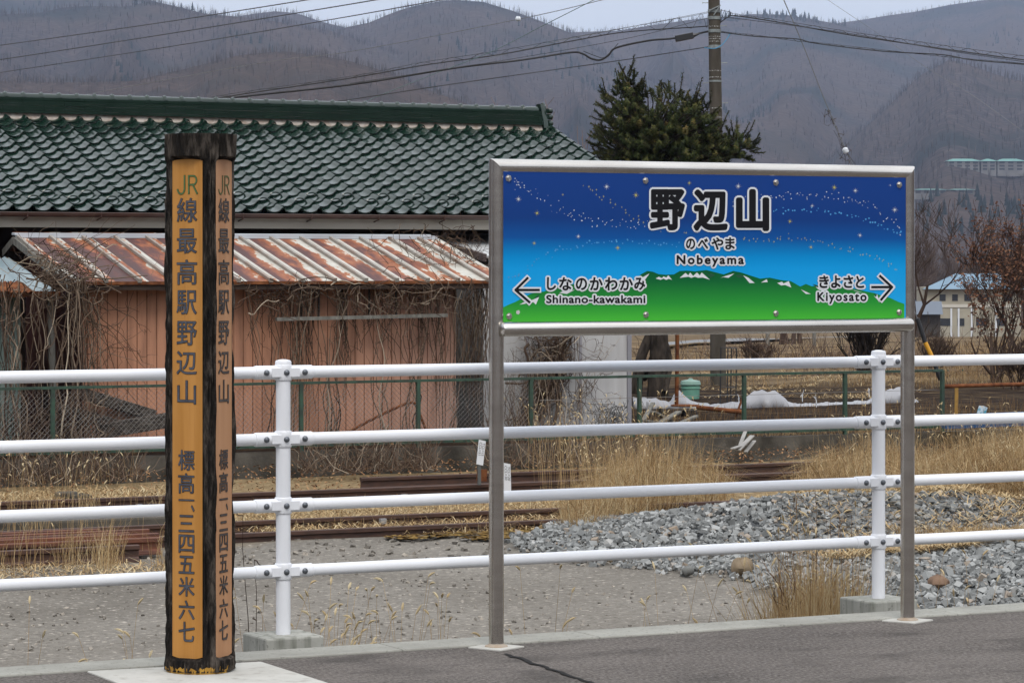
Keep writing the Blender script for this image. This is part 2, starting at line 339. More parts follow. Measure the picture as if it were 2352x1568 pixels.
for L in LAYERS:
    nm, Zc, Zb, pts, sd = L
    x0, x1 = -900, 3250; NU, NV = 190, 64
    mb = MB(); vs = []
    for j in range(NV+3):
        t = j/NV
        for i in range(NU+1): vs.append(hill(L, lerp(x0, x1, i/NU), t))
    mb.add(vs, [(j*(NU+1)+i, j*(NU+1)+i+1, (j+1)*(NU+1)+i+1, (j+1)*(NU+1)+i) for j in range(NV+2) for i in range(NU)])
    tag(mb.build('hills', m_hill, smooth=True), kind='structure')
    # the wood on it: bare trees and some conifers, thickest along the crest
    mb = MB(); N = {'L1':5200,'L2':6500,'L3':2200,'L4':6500,'L5':7000,'L6':4500,'L7':6500}[nm]; NC = 1500
    for k in range(N+NC):
        x = rng.uniform(-250, 2600); t = (1-rng.random()*.02) if k >= N else .12+.88*rng.random()**.8
        yc = interp(pts, x)
        if yc > 470: continue
        p = hill(L, x, t)
        con = noise.noise(Vector((p.x*.004, p.y*.004, sd)))+.25*noise.noise(Vector((p.x*.03, p.y*.03, sd)))
        h = rng.uniform(6, 11)*(.62 if sd == 1 else 1)*(.78 if k < N else rng.choice((.6,.9,1.05)))
        if con > .30 and sd != 1 and rng.random() < .8:
            mb.tone = rng.uniform(0, .2); w = h*.22; a0 = rng.random()*3
            for q in range(3):
                zb_ = p.z+h*(.05+.28*q); ww = w*(1-.27*q); hh = h*.48
                ring = [(p.x+ww*math.cos(a0+a*1.2566+q), p.y+ww*math.sin(a0+a*1.2566+q), zb_) for a in range(5)]
                mb.add(ring+[(p.x, p.y, min(p.z+h, zb_+hh))], [(a, (a+1) % 5, 5) for a in range(5)])
        else:
            mb.tone = (.22+.78*rng.random()**2.2) if sd != 1 else rng.uniform(.62,1)
            for q in range(5):
                a = rng.random()*6.283; l = rng.uniform(.04,.20)*h; hh = h*rng.uniform(.7, 1); w = (.17 if q else .24) if sd != 1 else .10
                st = h*rng.uniform(0,.4) if q else 0
                bx, by = math.cos(a+1.57)*w, math.sin(a+1.57)*w
                mb.add([(p.x-bx, p.y-by, p.z+st-.5), (p.x+bx, p.y+by, p.z+st-.5), (p.x+math.cos(a)*l, p.y+math.sin(a)*l, p.z+hh)], [(0,1,2)])
    tag(mb.build('hill_forest', m_hilltree, tone=True), kind='stuff')
# unseen hill ring added behind the camera to darken steel reflections and sky fill
mb = MB(); NB_ = 90
def back(u, v):
    a = R(lerp(34, 326, u)); r = lerp(260, 900, v); h = -10+(150+55*noise.noise(Vector((math.cos(a)*2.2, math.sin(a)*2.2, 4)))+25*noise.noise(Vector((math.cos(a)*7, math.sin(a)*7, v*2))))*v**1.1
    return (math.sin(TH+a)*r, math.cos(TH+a)*r, h)
mb.grid(back, NB_, 14)
tag(mb.build('hills', m_hill, smooth=True), kind='structure')
def on_hill(L, x, y):
    best = None
    for i in range(401):
        p = hill(L, x, i/400); Z = depth(p.x, p.y); yy = YH-(p.z-HC)*F/Z
        if yy <= y: return p, Z
    return p, Z
m_teal = mat('teal_roof', (.10,.26,.22), (.07,.19,.17), .2, rough=.6)
m_lodge = mat('lodge_wall', (.19,.18,.17), (.13,.125,.12), .2, rough=.9)
m_dkglass = mat('dark_window', (.03,.032,.038), rough=.2)
def lodge(L, spans, y0, y1, label):
    p, Z = on_hill(L, (spans[0][0]+spans[-1][1])/2, y0)
    t = thing('hillside_lodge', label, 'lodge', p)
    k = Z/F; up = Vector((0,0,1)); rt = Vector((C_,-S_,0)); fw = Vector((S_,C_,0))
    for xa, xb in spans:
        H = (y0-y1)*k; a = atZ(xa, y0, Z)-fw*24; a.z = p.z-5; wd = (xb-xa)*k; dp = 9
        m = MB(); m.prism([a, a+rt*wd, a+rt*wd+up*(H*.78+3), a+up*(H*.78+3)], (0,0,0), fw*dp); w = m.build('wing_wall', m_lodge, t)
        m = MB(); e = 1.0; zt = up*(H*.78+3)
        m.add([a+zt-rt*e-fw*e, a+zt+rt*(wd+e)-fw*e, a+zt+rt*(wd+e)+fw*(dp+e), a+zt-rt*e+fw*(dp+e), a+zt+up*H*.22+rt*dp*.4+fw*dp*.5, a+zt+up*H*.22+rt*(wd-dp*.4)+fw*dp*.5],
              [(0,1,5,4),(1,2,5),(2,3,4,5),(3,0,4),(3,2,1,0)]); m.build('roof', m_teal, w)
        nn = max(2, int(wd/4.2))
        for fl in range(3):
            for q in range(nn):
                s0 = a+rt*(wd*(q+.2)/nn)+up*(3+H*.78*(fl+.25)/3)-fw*.15; s1 = wd*.6/nn
                m = MB(); m.prism([s0, s0+rt*s1, s0+rt*s1+up*H*.16, s0+up*H*.16], (0,0,0), fw*.1); m.build('window', m_dkglass, w)
lodge(LAYERS[6], [(2163,2235),(2239,2273),(2276,2336)], 388, 360, 'largest lodge on the wooded slope, three storeys under teal roofs')
lodge(LAYERS[4], [(1948,2014)], 374, 356, 'small lodge with a teal roof on the hill, just right of the guy wire ball')
lodge(LAYERS[6], [(2086,2160),(2165,2222)], 439, 428, 'low flat building with teal roofs on the slope below the long lodge')

# ================================================================== GREEN TILED HOUSE
b = NB('glazed_green_tile'); b.col(b.ramp(b.noise(3, 5), [(.3,(.004,.015,.010)),(.7,(.009,.025,.017))])); b.rough(b.ramp(b.noise(9,3),[(.3,(.10,.10,.10)),(.7,(.20,.20,.20))]))
b.b.inputs['Specular IOR Level'].default_value = .6; b.bump(b.noise(14, 3), .08, .02); m_tile = b.m
m_mortar = mat('white_mortar', (.42,.38,.34), (.26,.2,.16), 12, rough=.95)
m_brownmetal = mat('brown_gutter', (.055,.028,.022), (.085,.045,.035), 3, rough=.45)
m_fascia = mat('beige_fascia', (.44,.41,.35), (.36,.33,.28), 2, rough=.7, stretch=(.3,1,3))
m_dark = mat('dark_wall', (.035,.024,.02), (.05,.035,.028), 2, rough=.9)
YE, YR, ZE, ZR = 37.25, 40.92, 2.225, 3.60
XL, XR = 9.5, 21.67
house = thing('tiled_house', 'low house with a glazed dark green tiled roof behind the rusty shed', 'house', (15.6, 40, -.72))
mb = MB(); mb.box(XL+.4, XR-.5, 38.55, 44.2, -.75, 2.3); mb.build('wall', m_dark, house)
sl = Vector((0, YR-YE, ZR-ZE)); SL = sl.length; sl.normalize(); nr = Vector((0, -sl.z, sl.y)); NROW = 17; tl = SL/NROW; tw = .265
def prof(u): return (-.018*math.sin(math.pi*u/.70) if u < .70 else .043*max(0,math.sin(math.pi*(u-.70)/.30))**.9)
mb = MB(); NT = int((XR-XL)/tw)
us = [0,.12,.26,.42,.56,.66,.72,.78,.85,.92,.97,1]
rr = random.Random(5)
for i in range(NT):
    for j in range(NROW):
        x0 = XR-(i+1)*tw; o = Vector((x0, YE, ZE))+sl*(j*tl-.02); li = .031+rr.uniform(-.005,.005); tilt = rr.uniform(-.012,.012)
        lo = []; hi = []; lp = []
        for u in us:
            h = prof(u); sag = .030*math.sin(math.pi*min(1,u/.72)) if u < .72 else 0   # scalloped lower edge
            bx = o+Vector((u*tw,0,0))
            lo.append(bx+sl*(-sag*.7)+nr*(h+li+tilt*u)); lp.append(bx+sl*(-sag*.7+.004)+nr*(h+li-.024+tilt*u)); hi.append(bx+sl*(tl*1.06)+nr*(h+.002))
        n = len(us); mid = [lerp(a, c_, .12)+nr*.004 for a, c_ in zip(lo, hi)]
        mb.add(lp+lo+mid+hi, [(r_*n+k, r_*n+k+1, (r_+1)*n+k+1, (r_+1)*n+k) for r_ in range(3) for k in range(n-1)])
# verge roll at the right end, rear slope and the underside
for j in range(NROW):
    a = Vector((XR+.01, YE, ZE))+sl*(j*tl-.03)+nr*.055; mb.tube([a, a+sl*tl*.55, a+sl*tl*1.05], [.052,.048,.036], 8)
mb.add([(XL,YE,ZE-.03),(XR,YE,ZE-.03),(XR,YR,ZR-.03),(XL,YR,ZR-.03),(XL,44.6,ZE-.03),(XR,44.6,ZE-.03)], [(3,2,1,0),(2,3,4,5)])
roof = mb.build('roof', m_tile, house, smooth=True)
mb = MB()
for k in range(6):
    z0 = ZR+.035+k*.036; wv = .012*(k % 2)+.02*(5-k)*.5; x = XL
    while x < XR-.10:
        x2 = min(x+.3, XR-.10); mb.box(x, x2-.003, YR-.115-wv+rr.uniform(-.003,.003), YR+.115+wv, z0, z0+.031+rr.uniform(-.002,.002)); x = x2
mb.build('ridge_course', m_tile, roof)
mb = MB(); x = XL
while x < XR-.12:
    x2 = min(x+.262, XR-.1); c0 = Vector((x, YR, ZR+.252))
    mb.tube([(x,YR,ZR+.252),(x2,YR,ZR+.252)], .068, 12); mb.tube([(x-.012,YR,ZR+.253),(x+.012,YR,ZR+.256),(x+.035,YR,ZR+.253)], [.074,.088,.074], 12); x += .262
mb.build('ridge_cap', m_tile, roof, smooth=True)
mb = MB()
pl = [Vector((0,y,z)) for y, z in ((-.19,0),(-.17,.12),(-.12,.22),(-.10,.30),(-.06,.37),(.06,.37),(.10,.30),(.12,.22),(.17,.12),(.19,0))]
mb.prism([Vector((XR-.10,YR,ZR-.01))+p for p in pl], (0,0,0), (.075,0,0))
for z, r_ in ((.06,.05),(.16,.045),(.25,.04)): mb.tube([(XR-.02,YR-.15,ZR+z),(XR+.05,YR-.15+.02,ZR+z)], r_, 10); 
mb.lathe((XR-.03,YR,ZR+.30), [(.08,0),(.085,.02),(.05,.04),(0.01,.06)], 12, (1,0,.15))
mb.build('ridge_end_tile', m_tile, roof, smooth=True)
mb = MB(); mb.grid(lambda u, v: (lerp(XL, XR-.1, u), YR-lerp(.155,.10,v), ZR+lerp(-.062, .045, v)), 60, 1); mb.build('mortar', m_mortar, roof)
sg = None
for row, off in ((2, 0), (3, 1)):
    for i in range(off, NT, 2):
        base = Vector((XR-(i+1)*tw+.085, YE, ZE))+sl*((row-.55)*tl)+nr*.018
        if sg is None:
            m = MB(); pts = [Vector((.088*math.cos(a), 0, 0))+nr*(.055*math.sin(a))+sl*(.02*math.sin(a)) for a in np.linspace(0, math.pi, 11)]
            m.tube(pts, .012, 6); sg = m.build('snow_guard', m_tile, loc=(0,0,0), smooth=True); o = sg
        else: o = sg.copy(); COL.objects.link(o)
        o.parent = roof; o.location = base-parent_loc(roof)
mb = MB()
pts = [(0.06*math.cos(a), .055*math.sin(a)) for a in np.linspace(math.pi, 2*math.pi, 9)]
vs = [(x_, 37.19+p, 2.19+q) for x_ in (XL, XR+.02) for p, q in pts]
mb.add(vs, [(k, k+1, 10+k, 9+k) for k in range(8)])
mb.tube([(XL,37.13,2.19),(XR+.02,37.13,2.19)], .008, 6); gut = mb.build('gutter', m_brownmetal, house, smooth=True)
for k in range(12): mb = MB(); mb.tube([(10.3+k*.98, 37.125, 2.2), (10.3+k*.98, 37.14, 2.13), (10.3+k*.98, 37.3, 2.10)], .009, 5); mb.build('gutter_bracket', m_brownmetal, gut)
mb = MB(); mb.box(XL, XR-.05, 37.30, 37.345, 2.005, 2.19); mb.build('fascia', m_fascia, house)
mb = MB(); mb.box(XL, XR-.05, 37.35, 38.55, 2.06, 2.085); mb.build('soffit', m_dark, house)

# ================================================================== RUSTY-ROOFED SHED
b = NB('rusting_roof_paint'); X = b.xyz()
pan = b.math('FRACT', b.math('DIVIDE', b.math('ADD', X[0], 20.0), .43))
big = b.noise(1.1, 6, (2.4,.75,.75), .65); fine = b.noise(6, 7, (1.6,1,1), .7)
v = b.math('ADD', b.math('ADD', b.math('MULTIPLY', big, 1.15), b.math('MULTIPLY', fine, .45)), b.math('MULTIPLY', pan, -.44))
v = b.math('ADD', v, b.math('MULTIPLY_ADD', X[0], -.046, .120))
paint = b.ramp(b.noise(5, 4), [(.3,(.36,.34,.29)),(.7,(.50,.48,.43))])
c = b.mix(b.ramp(v, [(.625,(0,0,0)),(.66,(1,1,1))]), paint, b.ramp(v, [(.62,(.48,.24,.10)),(.66,(.29,.092,.024)),(.76,(.20,.055,.019)),(.86,(.080,.021,.015)),(1,(.055,.018,.015))]))
b.col(c); b.rough(.62); b.bump(fine, .12, .01); m_roofrust = b.m
b = NB('salmon_siding'); X = b.xyz()
fr = b.math('ABSOLUTE', b.math('SUBTRACT', b.math('FRACT', b.math('DIVIDE', b.math('ADD', X[0], 10.0), .131)), .5))
seam = b.ramp(fr, [(.465,(0,0,0)),(.485,(.8,.8,.8))])
c = b.ramp(b.noise(.7, 5, (1,1,.6)), [(.3,(.39,.19,.115)),(.7,(.52,.26,.16))])
gx = b.n('ShaderNodeMapRange'); gx.inputs['From Min'].default_value = .2; gx.inputs['From Max'].default_value = 2.9; b.l(X[0], gx.inputs['Value'])
c = b.mix(gx.outputs[0], c, (.38,.24,.19))
c = b.mix(b.ramp(b.noise(3, 6, (3,1,.35)), [(.48,(0,0,0)),(.74,(.6,.6,.6))]), c, (.17,.085,.055))
b.col(c); b.rough(.65); b.b.inputs['Specular IOR Level'].default_value = .2; m_salmon = b.m
m_darkred = mat('dark_red_sheet', (.035,.009,.007), (.095,.024,.017), 2.5, rough=.7, stretch=(1,1,.4))
m_ridgemetal = mat('grey_ridge_metal', (.50,.53,.57), (.38,.40,.43), 2.5, rough=.45, stretch=(.4,1,1))
SX0, SX1, SYE, SYR, SZE, SZR = 12.05, 18.0, 34.9, 37.02, 1.322, 1.880
shed = thing('rusty_shed', 'salmon pink shed with a rust streaked metal roof behind the mesh fence', 'shed', (15.0, 35.3, -.7))
mb = MB(); mb.box(12.32, 17.36, 35.21, 35.27, -.85, 1.33); wl = mb.build('wall', m_salmon, shed)
mb = MB(); 
for k in range(40):
    x = 12.38+k*.127
    if x < 17.34: mb.box(x-.0042, x+.0042, 35.204, 35.21, -.7, 1.26)
mb.build('batten', mat('rusty_seam', (.12,.05,.03), (.2,.1,.06), 8, rough=.8), wl)
mb = MB(); mb.add([(12.32,35.27,-.85),(12.32,37.4,-.85),(12.32,37.4,1.70),(12.32,37.02,1.83),(12.32,35.27,1.37)], [(0,1,2,3,4)]); mb.box(12.325,17.36,37.3,37.4,-.85,1.7)
mb.build('gable_wall', m_darkred, shed)
mb = MB(); mb.box(17.31, 17.36, 35.28, 37.3, -.85, 1.3); mb.build('end_wall', m_dark, shed)
rs = Vector((0, SYR-SYE, SZR-SZE)); rl = rs.length; rs.normalize(); rn = Vector((0,-rs.z,rs.y))
mb = MB()
o = Vector((SX0,SYE,SZE)); mb.prism([o, o+rs*rl, o+rs*rl-rn*.02, o-rn*.02], (0,0,0), (SX1-SX0,0,0))
o = Vector((SX0,SYR+.005,SZR)); q = Vector((0,.42,-.16)); mb.prism([o, o+q, o+q-Vector((0,0,.02)), o-Vector((0,0,.02))], (0,0,0), (SX1-SX0,0,0))
rf = mb.build('roof', m_roofrust, shed)
m_batten = mat('roof_batten_paint', (.27,.25,.22), (.20,.12,.08), 3, .4, .75, rough=.6)
mb = MB(); k = 0
x = SX0+.02
while x < SX1:
    a = Vector((x,SYE-.015,SZE))+rn*.017; mb.beam(a, a+rs*rl, .038, .036, rn); mb.beam(a-rs*.012, a+rs*.02, .05, .05, rn); x += .43
mb.build('roof_batten', m_batten, rf)
mb = MB(); mb.beam((SX0-.02,SYR,SZR+.035), (17.85,SYR,SZR+.035), .13, .035); mb.beam((SX0,SYR-.05,SZR+.01), (17.95,SYR-.05,SZR+.01), .03, .05); mb.build('ridge_cap', m_ridgemetal, rf, bevel=.008)
mb = MB(); mb.beam((SX0-.01,SYR-.005,SZR+.056), (14.0,SYR-.005,SZR+.056), .12, .006); mb.build('ridge_patch', m_roofrust, rf)
mb = MB(); mb.box(SX0+.02, SX1, SYE+.01, SYE+.03, SZE-.10, SZE-.022); mb.build('eave_board', m_dark, rf)
mb = MB(); mb.box(SX0, SX1, SYE-.012, SYE+.006, SZE-.035, SZE+.004); mb.build('eave_trim', m_rust, rf)
mb = MB(); a = Vector((SX0-.012,SYE,SZE-.045)); mb.beam(a, a+rs*rl, .028, .09, rn); c0 = a+rs*rl; mb.beam(c0+Vector((0,.01,0)), c0+Vector((0,.42,-.16)), .028, .09); mb.build('verge_board', m_greywood, rf)
# an old plank and hangers fixed under the shed eave
t = thing('wall_shelf', 'weathered grey plank on thin hangers across the salmon shed wall', 'shelf', onY(830, 733, 34.95))
mb = MB(); mb.beam(onY(634,733,34.92), onY(1027,724,34.92), .05, .045); mb.build('plank', m_greywood, t)
for xx in (692, 732, 795, 848, 910): mb = MB(); mb.beam(onY(xx,650,35.14), onY(xx,730,35.14), .02, .03, Vector((0,1,0))); mb.build('hanger', m_oldwood, t)

# lean-to with corrugated sheets at the far left
m_corrg = mat('blue_grey_corrugated', (.17,.22,.24), (.27,.32,.33), 3, rough=.5, stretch=(2,.5,.5), metal=.2)
m_corrw = mat('green_grey_corrugated', (.11,.155,.14), (.19,.235,.21), 2.5, rough=.6, stretch=(2,2,.4))
hut = thing('lean_to', 'lean-to of green and blue corrugated sheets at the left end of the shed', 'lean-to', (10.7, 35.5, -.7))
def corr(a, b, c_, n, amp=.008):
    """corrugated sheet: a corner, b vector along the waves' direction of change, c_ vector along the ribs"""
    a = Vector(a); b_ = Vector(b); c2 = Vector(c_); nn = b_.cross(c2).normalized(); vs = []
    for i in range(n*4+1):
        p = a+b_*(i/(n*4))+nn*(amp*math.sin(i*math.pi/2)); vs += [p, p+c2]
    return vs, [(2*i, 2*i+2, 2*i+3, 2*i+1) for i in range(n*4)]
mb = MB(); mb.add(*corr((8.6,34.94,1.21), (3.3,0,0), (0,1.85,.41), 44, .012)); lr = mb.build('roof', m_corrg, hut, smooth=True)
mb = MB(); mb.beam((8.6,34.92,1.18),(11.93,34.92,1.18),.03,.07); mb.add(*corr((8.6,34.85,1.205),(3.0,0,0),(0,.55,.122),42,.012)); mb.build('rusty_edge', m_rust, lr)
mb = MB(); mb.add(*corr((8.6,35.31,-.8), (2.97,0,0), (0,0,1.98), 40, .010)); mb.build('wall', m_corrw, hut, smooth=True)
mb = MB(); mb.box(8.6,11.5,35.5,37.2,-.85,1.3); mb.build('inner_wall', m_dark, hut)
mb = MB(); mb.tube([(11.91,35.04,-.75),(11.88,35.06,.4),(11.85,35.04,1.24)], .042, 9); mb.build('post', m_greywood, hut, smooth=True)

# ================================================================== GREY ANNEX
b = NB('pale_siding'); X = b.xyz()
c = b.ramp(b.noise(2.2, 5, (4,1,.3)), [(.35,(.46,.455,.45)),(.7,(.37,.36,.355))]); b.col(c); b.rough(.55); m_pale = b.m
m_whiteroof = mat('white_sheet_roof', (.52,.53,.53), (.42,.42,.41), 3, rough=.5)
ann = thing('grey_annex', 'pale grey panelled annex with vines beside the salmon shed', 'annex', (19.6, 37, -.7))
AX0, AX1 = 18.46, XonY(1440, 36.6)
mb = MB(); mb.box(AX0, AX1, 36.6, 38.5, -.75, 1.60); wl = mb.build('wall', m_pale, ann)
mb = MB()
for xx in (1128, 1210, 1333, 1240): 
    q = XonY(xx, 36.6); mb.box(q-.018, q+.018, 36.588, 36.6, -.74, 1.58)
mb.box(AX0+.12, AX0+.14, 36.589, 36.6, -.74, 1.58)
mb.build('panel_joint', mat('grey_joint', (.27,.26,.28), rough=.6), wl)
mb = MB(); mb.box(AX1-.002, AX1+.06, 36.575, 36.64, -.75, 1.6); mb.build('corner_trim', mat('mauve_grey_trim', (.22,.215,.235), rough=.6), wl)
mb = MB(); mb.prism([Vector((AX0-.1,36.35,1.62)),Vector((AX0-.1,38.5,1.93)),Vector((AX0-.1,38.5,1.96)),Vector((AX0-.1,36.35,1.65))], (0,0,0), (AX1-AX0+.25,0,0)); rf = mb.build('roof', m_whiteroof, ann)
mb = MB(); mb.beam((AX0-.12,36.32,1.62),(AX0-.12,38.5,1.94),.05,.10); mb.build('verge_flashing', mat('brown_flashing', (.10,.075,.07), (.14,.11,.10), 4, rough=.6), rf)
mb = MB(); mb.add([(AX0-.004,36.6,1.2),(AX0-.004,36.35,1.62),(AX0-.004,38.5,1.93),(AX0-.004,38.5,1.2)], [(0,1,2,3)]); mb.build('gable_panel', m_whiteroof, ann)
# ================================================================== LOW WALL, MESH FENCE
m_oldconc = mat('stained_concrete', (.040,.036,.030), (.11,.10,.085), 2.6, rough=.95, bump=.4, bscale=22, bdist=.02)
mb = MB(); mb.grid(lambda u, v: (lerp(0, 45, u), 33.42+.02*noise.noise(Vector((u*150, v*3, 0))), lerp(-1.1, -.69, v)+.012*noise.noise(Vector((u*90,0,2)))), 220, 5)
mb.box(0, 45, 33.45, 33.70, -1.1, -.70)
tag(mb.build('retaining_wall', m_oldconc, smooth=True), 'low stained concrete retaining wall beyond the sidings, under the green mesh fence', 'wall')
YM = 33.58
fence = thing('mesh_fence', 'green framed chain link fence on the low concrete wall', 'fence', (16, YM, -.69))
PX = [14.49+1.553*k for k in (-3, -2, -1, 0, 1, 2, 3, 4, 5, 6)]
for q in PX: mb = MB(); mb.box(q-.023, q+.023, YM-.023, YM+.023, -.75, .12); mb.build('post', m_green, fence)
for z, nm in ((.115, 'top_rail'), (-.635, 'bottom_rail')):
    mb = MB(); mb.box(PX[0], PX[-1], YM-.025, YM+.021, z-.016, z+.016)
    for k in range(60): mb.box(PX[0]+.12+k*.24, PX[0]+.135+k*.24, YM-.034, YM-.026, z-.012, z+.012)
    mb.build(nm, m_green, fence)
mb = MB(); xs0, xs1, z0, z1 = PX[0], 17.72, -.61, .09; pit = .062
n = int((xs1-xs0+z1-z0)/pit)
for k in range(n):
    for sgn in (1, -1):
        c0 = xs0+k*pit-(z1-z0 if sgn > 0 else 0); pts = []
        a = (c0, z0) if sgn > 0 else (c0, z1); m_ = 10
        for i in range(m_+1):
            x = c0+(z1-z0)*i/m_; z = (z0+(z1-z0)*i/m_) if sgn > 0 else (z1-(z1-z0)*i/m_)
            if xs0 <= x <= xs1: pts.append((x+.006*noise.noise(Vector((x*6,z*6,k*.3))), YM+sgn*.004, z+.006*noise.noise(Vector((x*6,z*6,9)))))
        if len(pts) > 1: mb.tube(pts, .0022, 3, False)
mb.build('chain_link', m_wire, fence)
mb = MB(); mb.tube([(xs1, YM, -.16), (PX[-1], YM, -.14)], .003, 4); mb.build('strand', m_wire, fence)

# ================================================================== TRACKS
def rail_prof(h=.15, fw=.125, hw=.064):
    return [(-fw/2,0),(fw/2,0),(fw/2,.012),(.02,.028),(.009,.045),(.009,h-.048),(hw/2,h-.036),(hw/2,h-.006),(hw/2-.008,h),(-hw/2+.008,h),(-hw/2,h-.006),(-hw/2,h-.036),(-.009,h-.048),(-.009,.045),(-.02,.028),(-fw/2,.012)]
def rail(name, x0, x1, Y, z, mt, par=None, dY=0.0, **k):
    m = MB(); pr = rail_prof(**k); n = len(pr); ns = 14; vs = []
    for i in range(ns+1):
        u = i/ns; x = lerp(x0, x1, u); vs += [(x, Y+dY*u+p, z+q) for p, q in pr]
    m.add(vs, [(i*n+j, i*n+(j+1) % n, (i+1)*n+(j+1) % n, (i+1)*n+j) for i in range(ns) for j in range(n)]+[tuple(range(n-1,-1,-1)), tuple(ns*n+j for j in range(n))])
    return m.build(name, mt, par)
tk = thing('railway_track', 'rusty railway track nearer the platform, half buried in straw', 'railway track', (12, 26.3, GZ))
rail('rail', -5, 45, 25.78, GZ-.055, m_rail, tk); rail('rail', -5, 45, 26.87, GZ-.045, m_rail, tk)
m_sleeper = mat('old_sleeper', (.05,.04,.032), (.11,.09,.07), 4, rough=.95, stretch=(6,1,1), bump=.4, bscale=30, bdist=.01)
sl0 = None
def sleepers(par, Y, z, x0=5, n=34):
    s0 = None
    for k in range(n):
        if s0 is None:
            m = MB(); m.box(-.1, .1, -1.0, 1.0, 0, .1); s0 = m.build('sleeper', m_sleeper, loc=(0,0,0), bevel=.01); o = s0
        else: o = s0.copy(); COL.objects.link(o)
        o.parent = par; o.location = Vector((x0+k*.66, Y, z))-Vector(par.location)
sleepers(tk, 26.32, GZ-.12)
tk2 = thing('railway_track', 'rusty railway track farther off, along the foot of the low concrete wall', 'railway track', (12, 30.1, GZ))
rail('rail', -5, 45, 29.62, GZ+.0, m_rail, tk2); rail('rail', 14.0, 45, 30.78, GZ+.025, m_rail, tk2); rail('guard_rail', 14.1, 45, 30.2, GZ-.06, m_rail, tk2)
sleepers(tk2, 30.2, GZ-.08)
def clip(par, x, Y, z):
    m = MB(); m.box(x-.03, x+.03, Y-.12, Y-.07, z, z+.05); m.build('rail_clip', mat('clip_steel', (.3,.3,.31), rough=.5, metal=.4) if 'clip_steel' not in bpy.data.materials else bpy.data.materials['clip_steel'], par)
for xx, yy, Y, p_ in ((312,1141,29.62,tk2),(920,1140,29.62,tk2),(1420,1107,29.62,tk2),(342,1220,25.78,tk),(870,1193,26.87,tk)):
    clip(p_, XonY(xx, Y), Y, GZ+.03)
# old low concrete edges by the track at the left
mb = MB(); mb.box(onG(-60,1110,GZ).x, onY(202,1125,30.9).x, 30.75, 31.35, GZ-.05, GZ+.10); tag(mb.build('concrete_edge', m_oldconc, bevel=.02), 'old low concrete edge at far left beyond the farther track', 'concrete edge')
mb = MB(); mb.box(4, onY(366,1190,27.9).x, 27.5, 28.5, GZ-.05, GZ+.12); tag(mb.build('concrete_edge', m_oldconc, bevel=.02), 'broken concrete edge lying between the two tracks at the left', 'concrete edge')
# stacked spare rails
st = thing('rail_stack', 'stack of rust red spare rails lying on the yard at the left', 'rail stack', onG(200, 1290, GZ))
e0 = onG(318, 1289, GZ); e1 = onG(338, 1272, GZ)
rail('spare_rail', 2, e0.x, e0.y, GZ, m_rail, st, h=.145)
rail('spare_rail', 2, e1.x, e0.y+.28, GZ+.03, m_rustrail, st, h=.145)
rail('spare_rail', 2, e1.x+.05, e0.y+.46, GZ+.05, m_rustrail, st, h=.145)
rail('spare_rail', 2, e1.x-.15, e0.y+.64, GZ+.05, m_rustrail, st, h=.145)
rail('spare_rail', 2, e1.x+.1, e0.y+.83, GZ+.055, m_rustrail, st, h=.145)
rail('spare_rail', 2, e1.x-.3, e0.y+1.0, GZ+.06, m_rustrail, st, h=.145)
# marker stakes
def stake(corners, l1, l2, label, foot):
    P = [onY(*p, 29.3) for p in corners]
    t = thing('marker_stake', label, 'marker stake', foot)
    m = MB(); m.prism(P, (0,0,0), (0,.012,0)); pl_ = m.build('plate', m_wprint, t)
    A, B, D_ = P[1], P[0], P[2]           # top right, top left, bottom right: lettering runs downwards from the top
    def fn(x, y, l): return A+(D_-A)*x+(B-A)*y+Vector((0,-l,0))
    m = MB(); ln = .52
    for k, s in enumerate((l1, l2)):
        text_into(m, s, fn, .10, .10+ln, .10+k*.45, .45+k*.45, 0, .002)
    m.build('lettering', m_black, pl_)
    m = MB(); bt = (P[2]+P[3])/2; m.beam(bt+Vector((0,.02,.1)), Vector(foot)+Vector((0,.02,-.05)), .035, .02, Vector((0,1,0))); m.build('stake_rod', mat('stake_steel', (.12,.13,.13), rough=.5, metal=.5), t)
    return t
q = lambda zx, zy: (1033.6+zx*.1282, 976.2+zy*.1282)
s1 = stake([q(525,255), q(643,285), q(592,722), q(478,695)], 'TCL=15', 'CCL=51', 'white marker plate tilted on a steel stake between the tracks, lettered TCL=15', onY(*q(540,985), 29.3))
m = MB(); m.beam(onY(*q(565,1000), 29.45), onY(*q(575,790), 29.45), .10, .05, Vector((0,1,0))); m.build('rust_socket', m_rust, s1)
stake([q(962,672), q(1083,695), q(1097,1180), q(968,1185)], 'TCL=20', 'CCL=30', 'white marker plate half hidden behind the steel sign post, lettered TCL=20', onY(*q(1030,1270), 29.3))

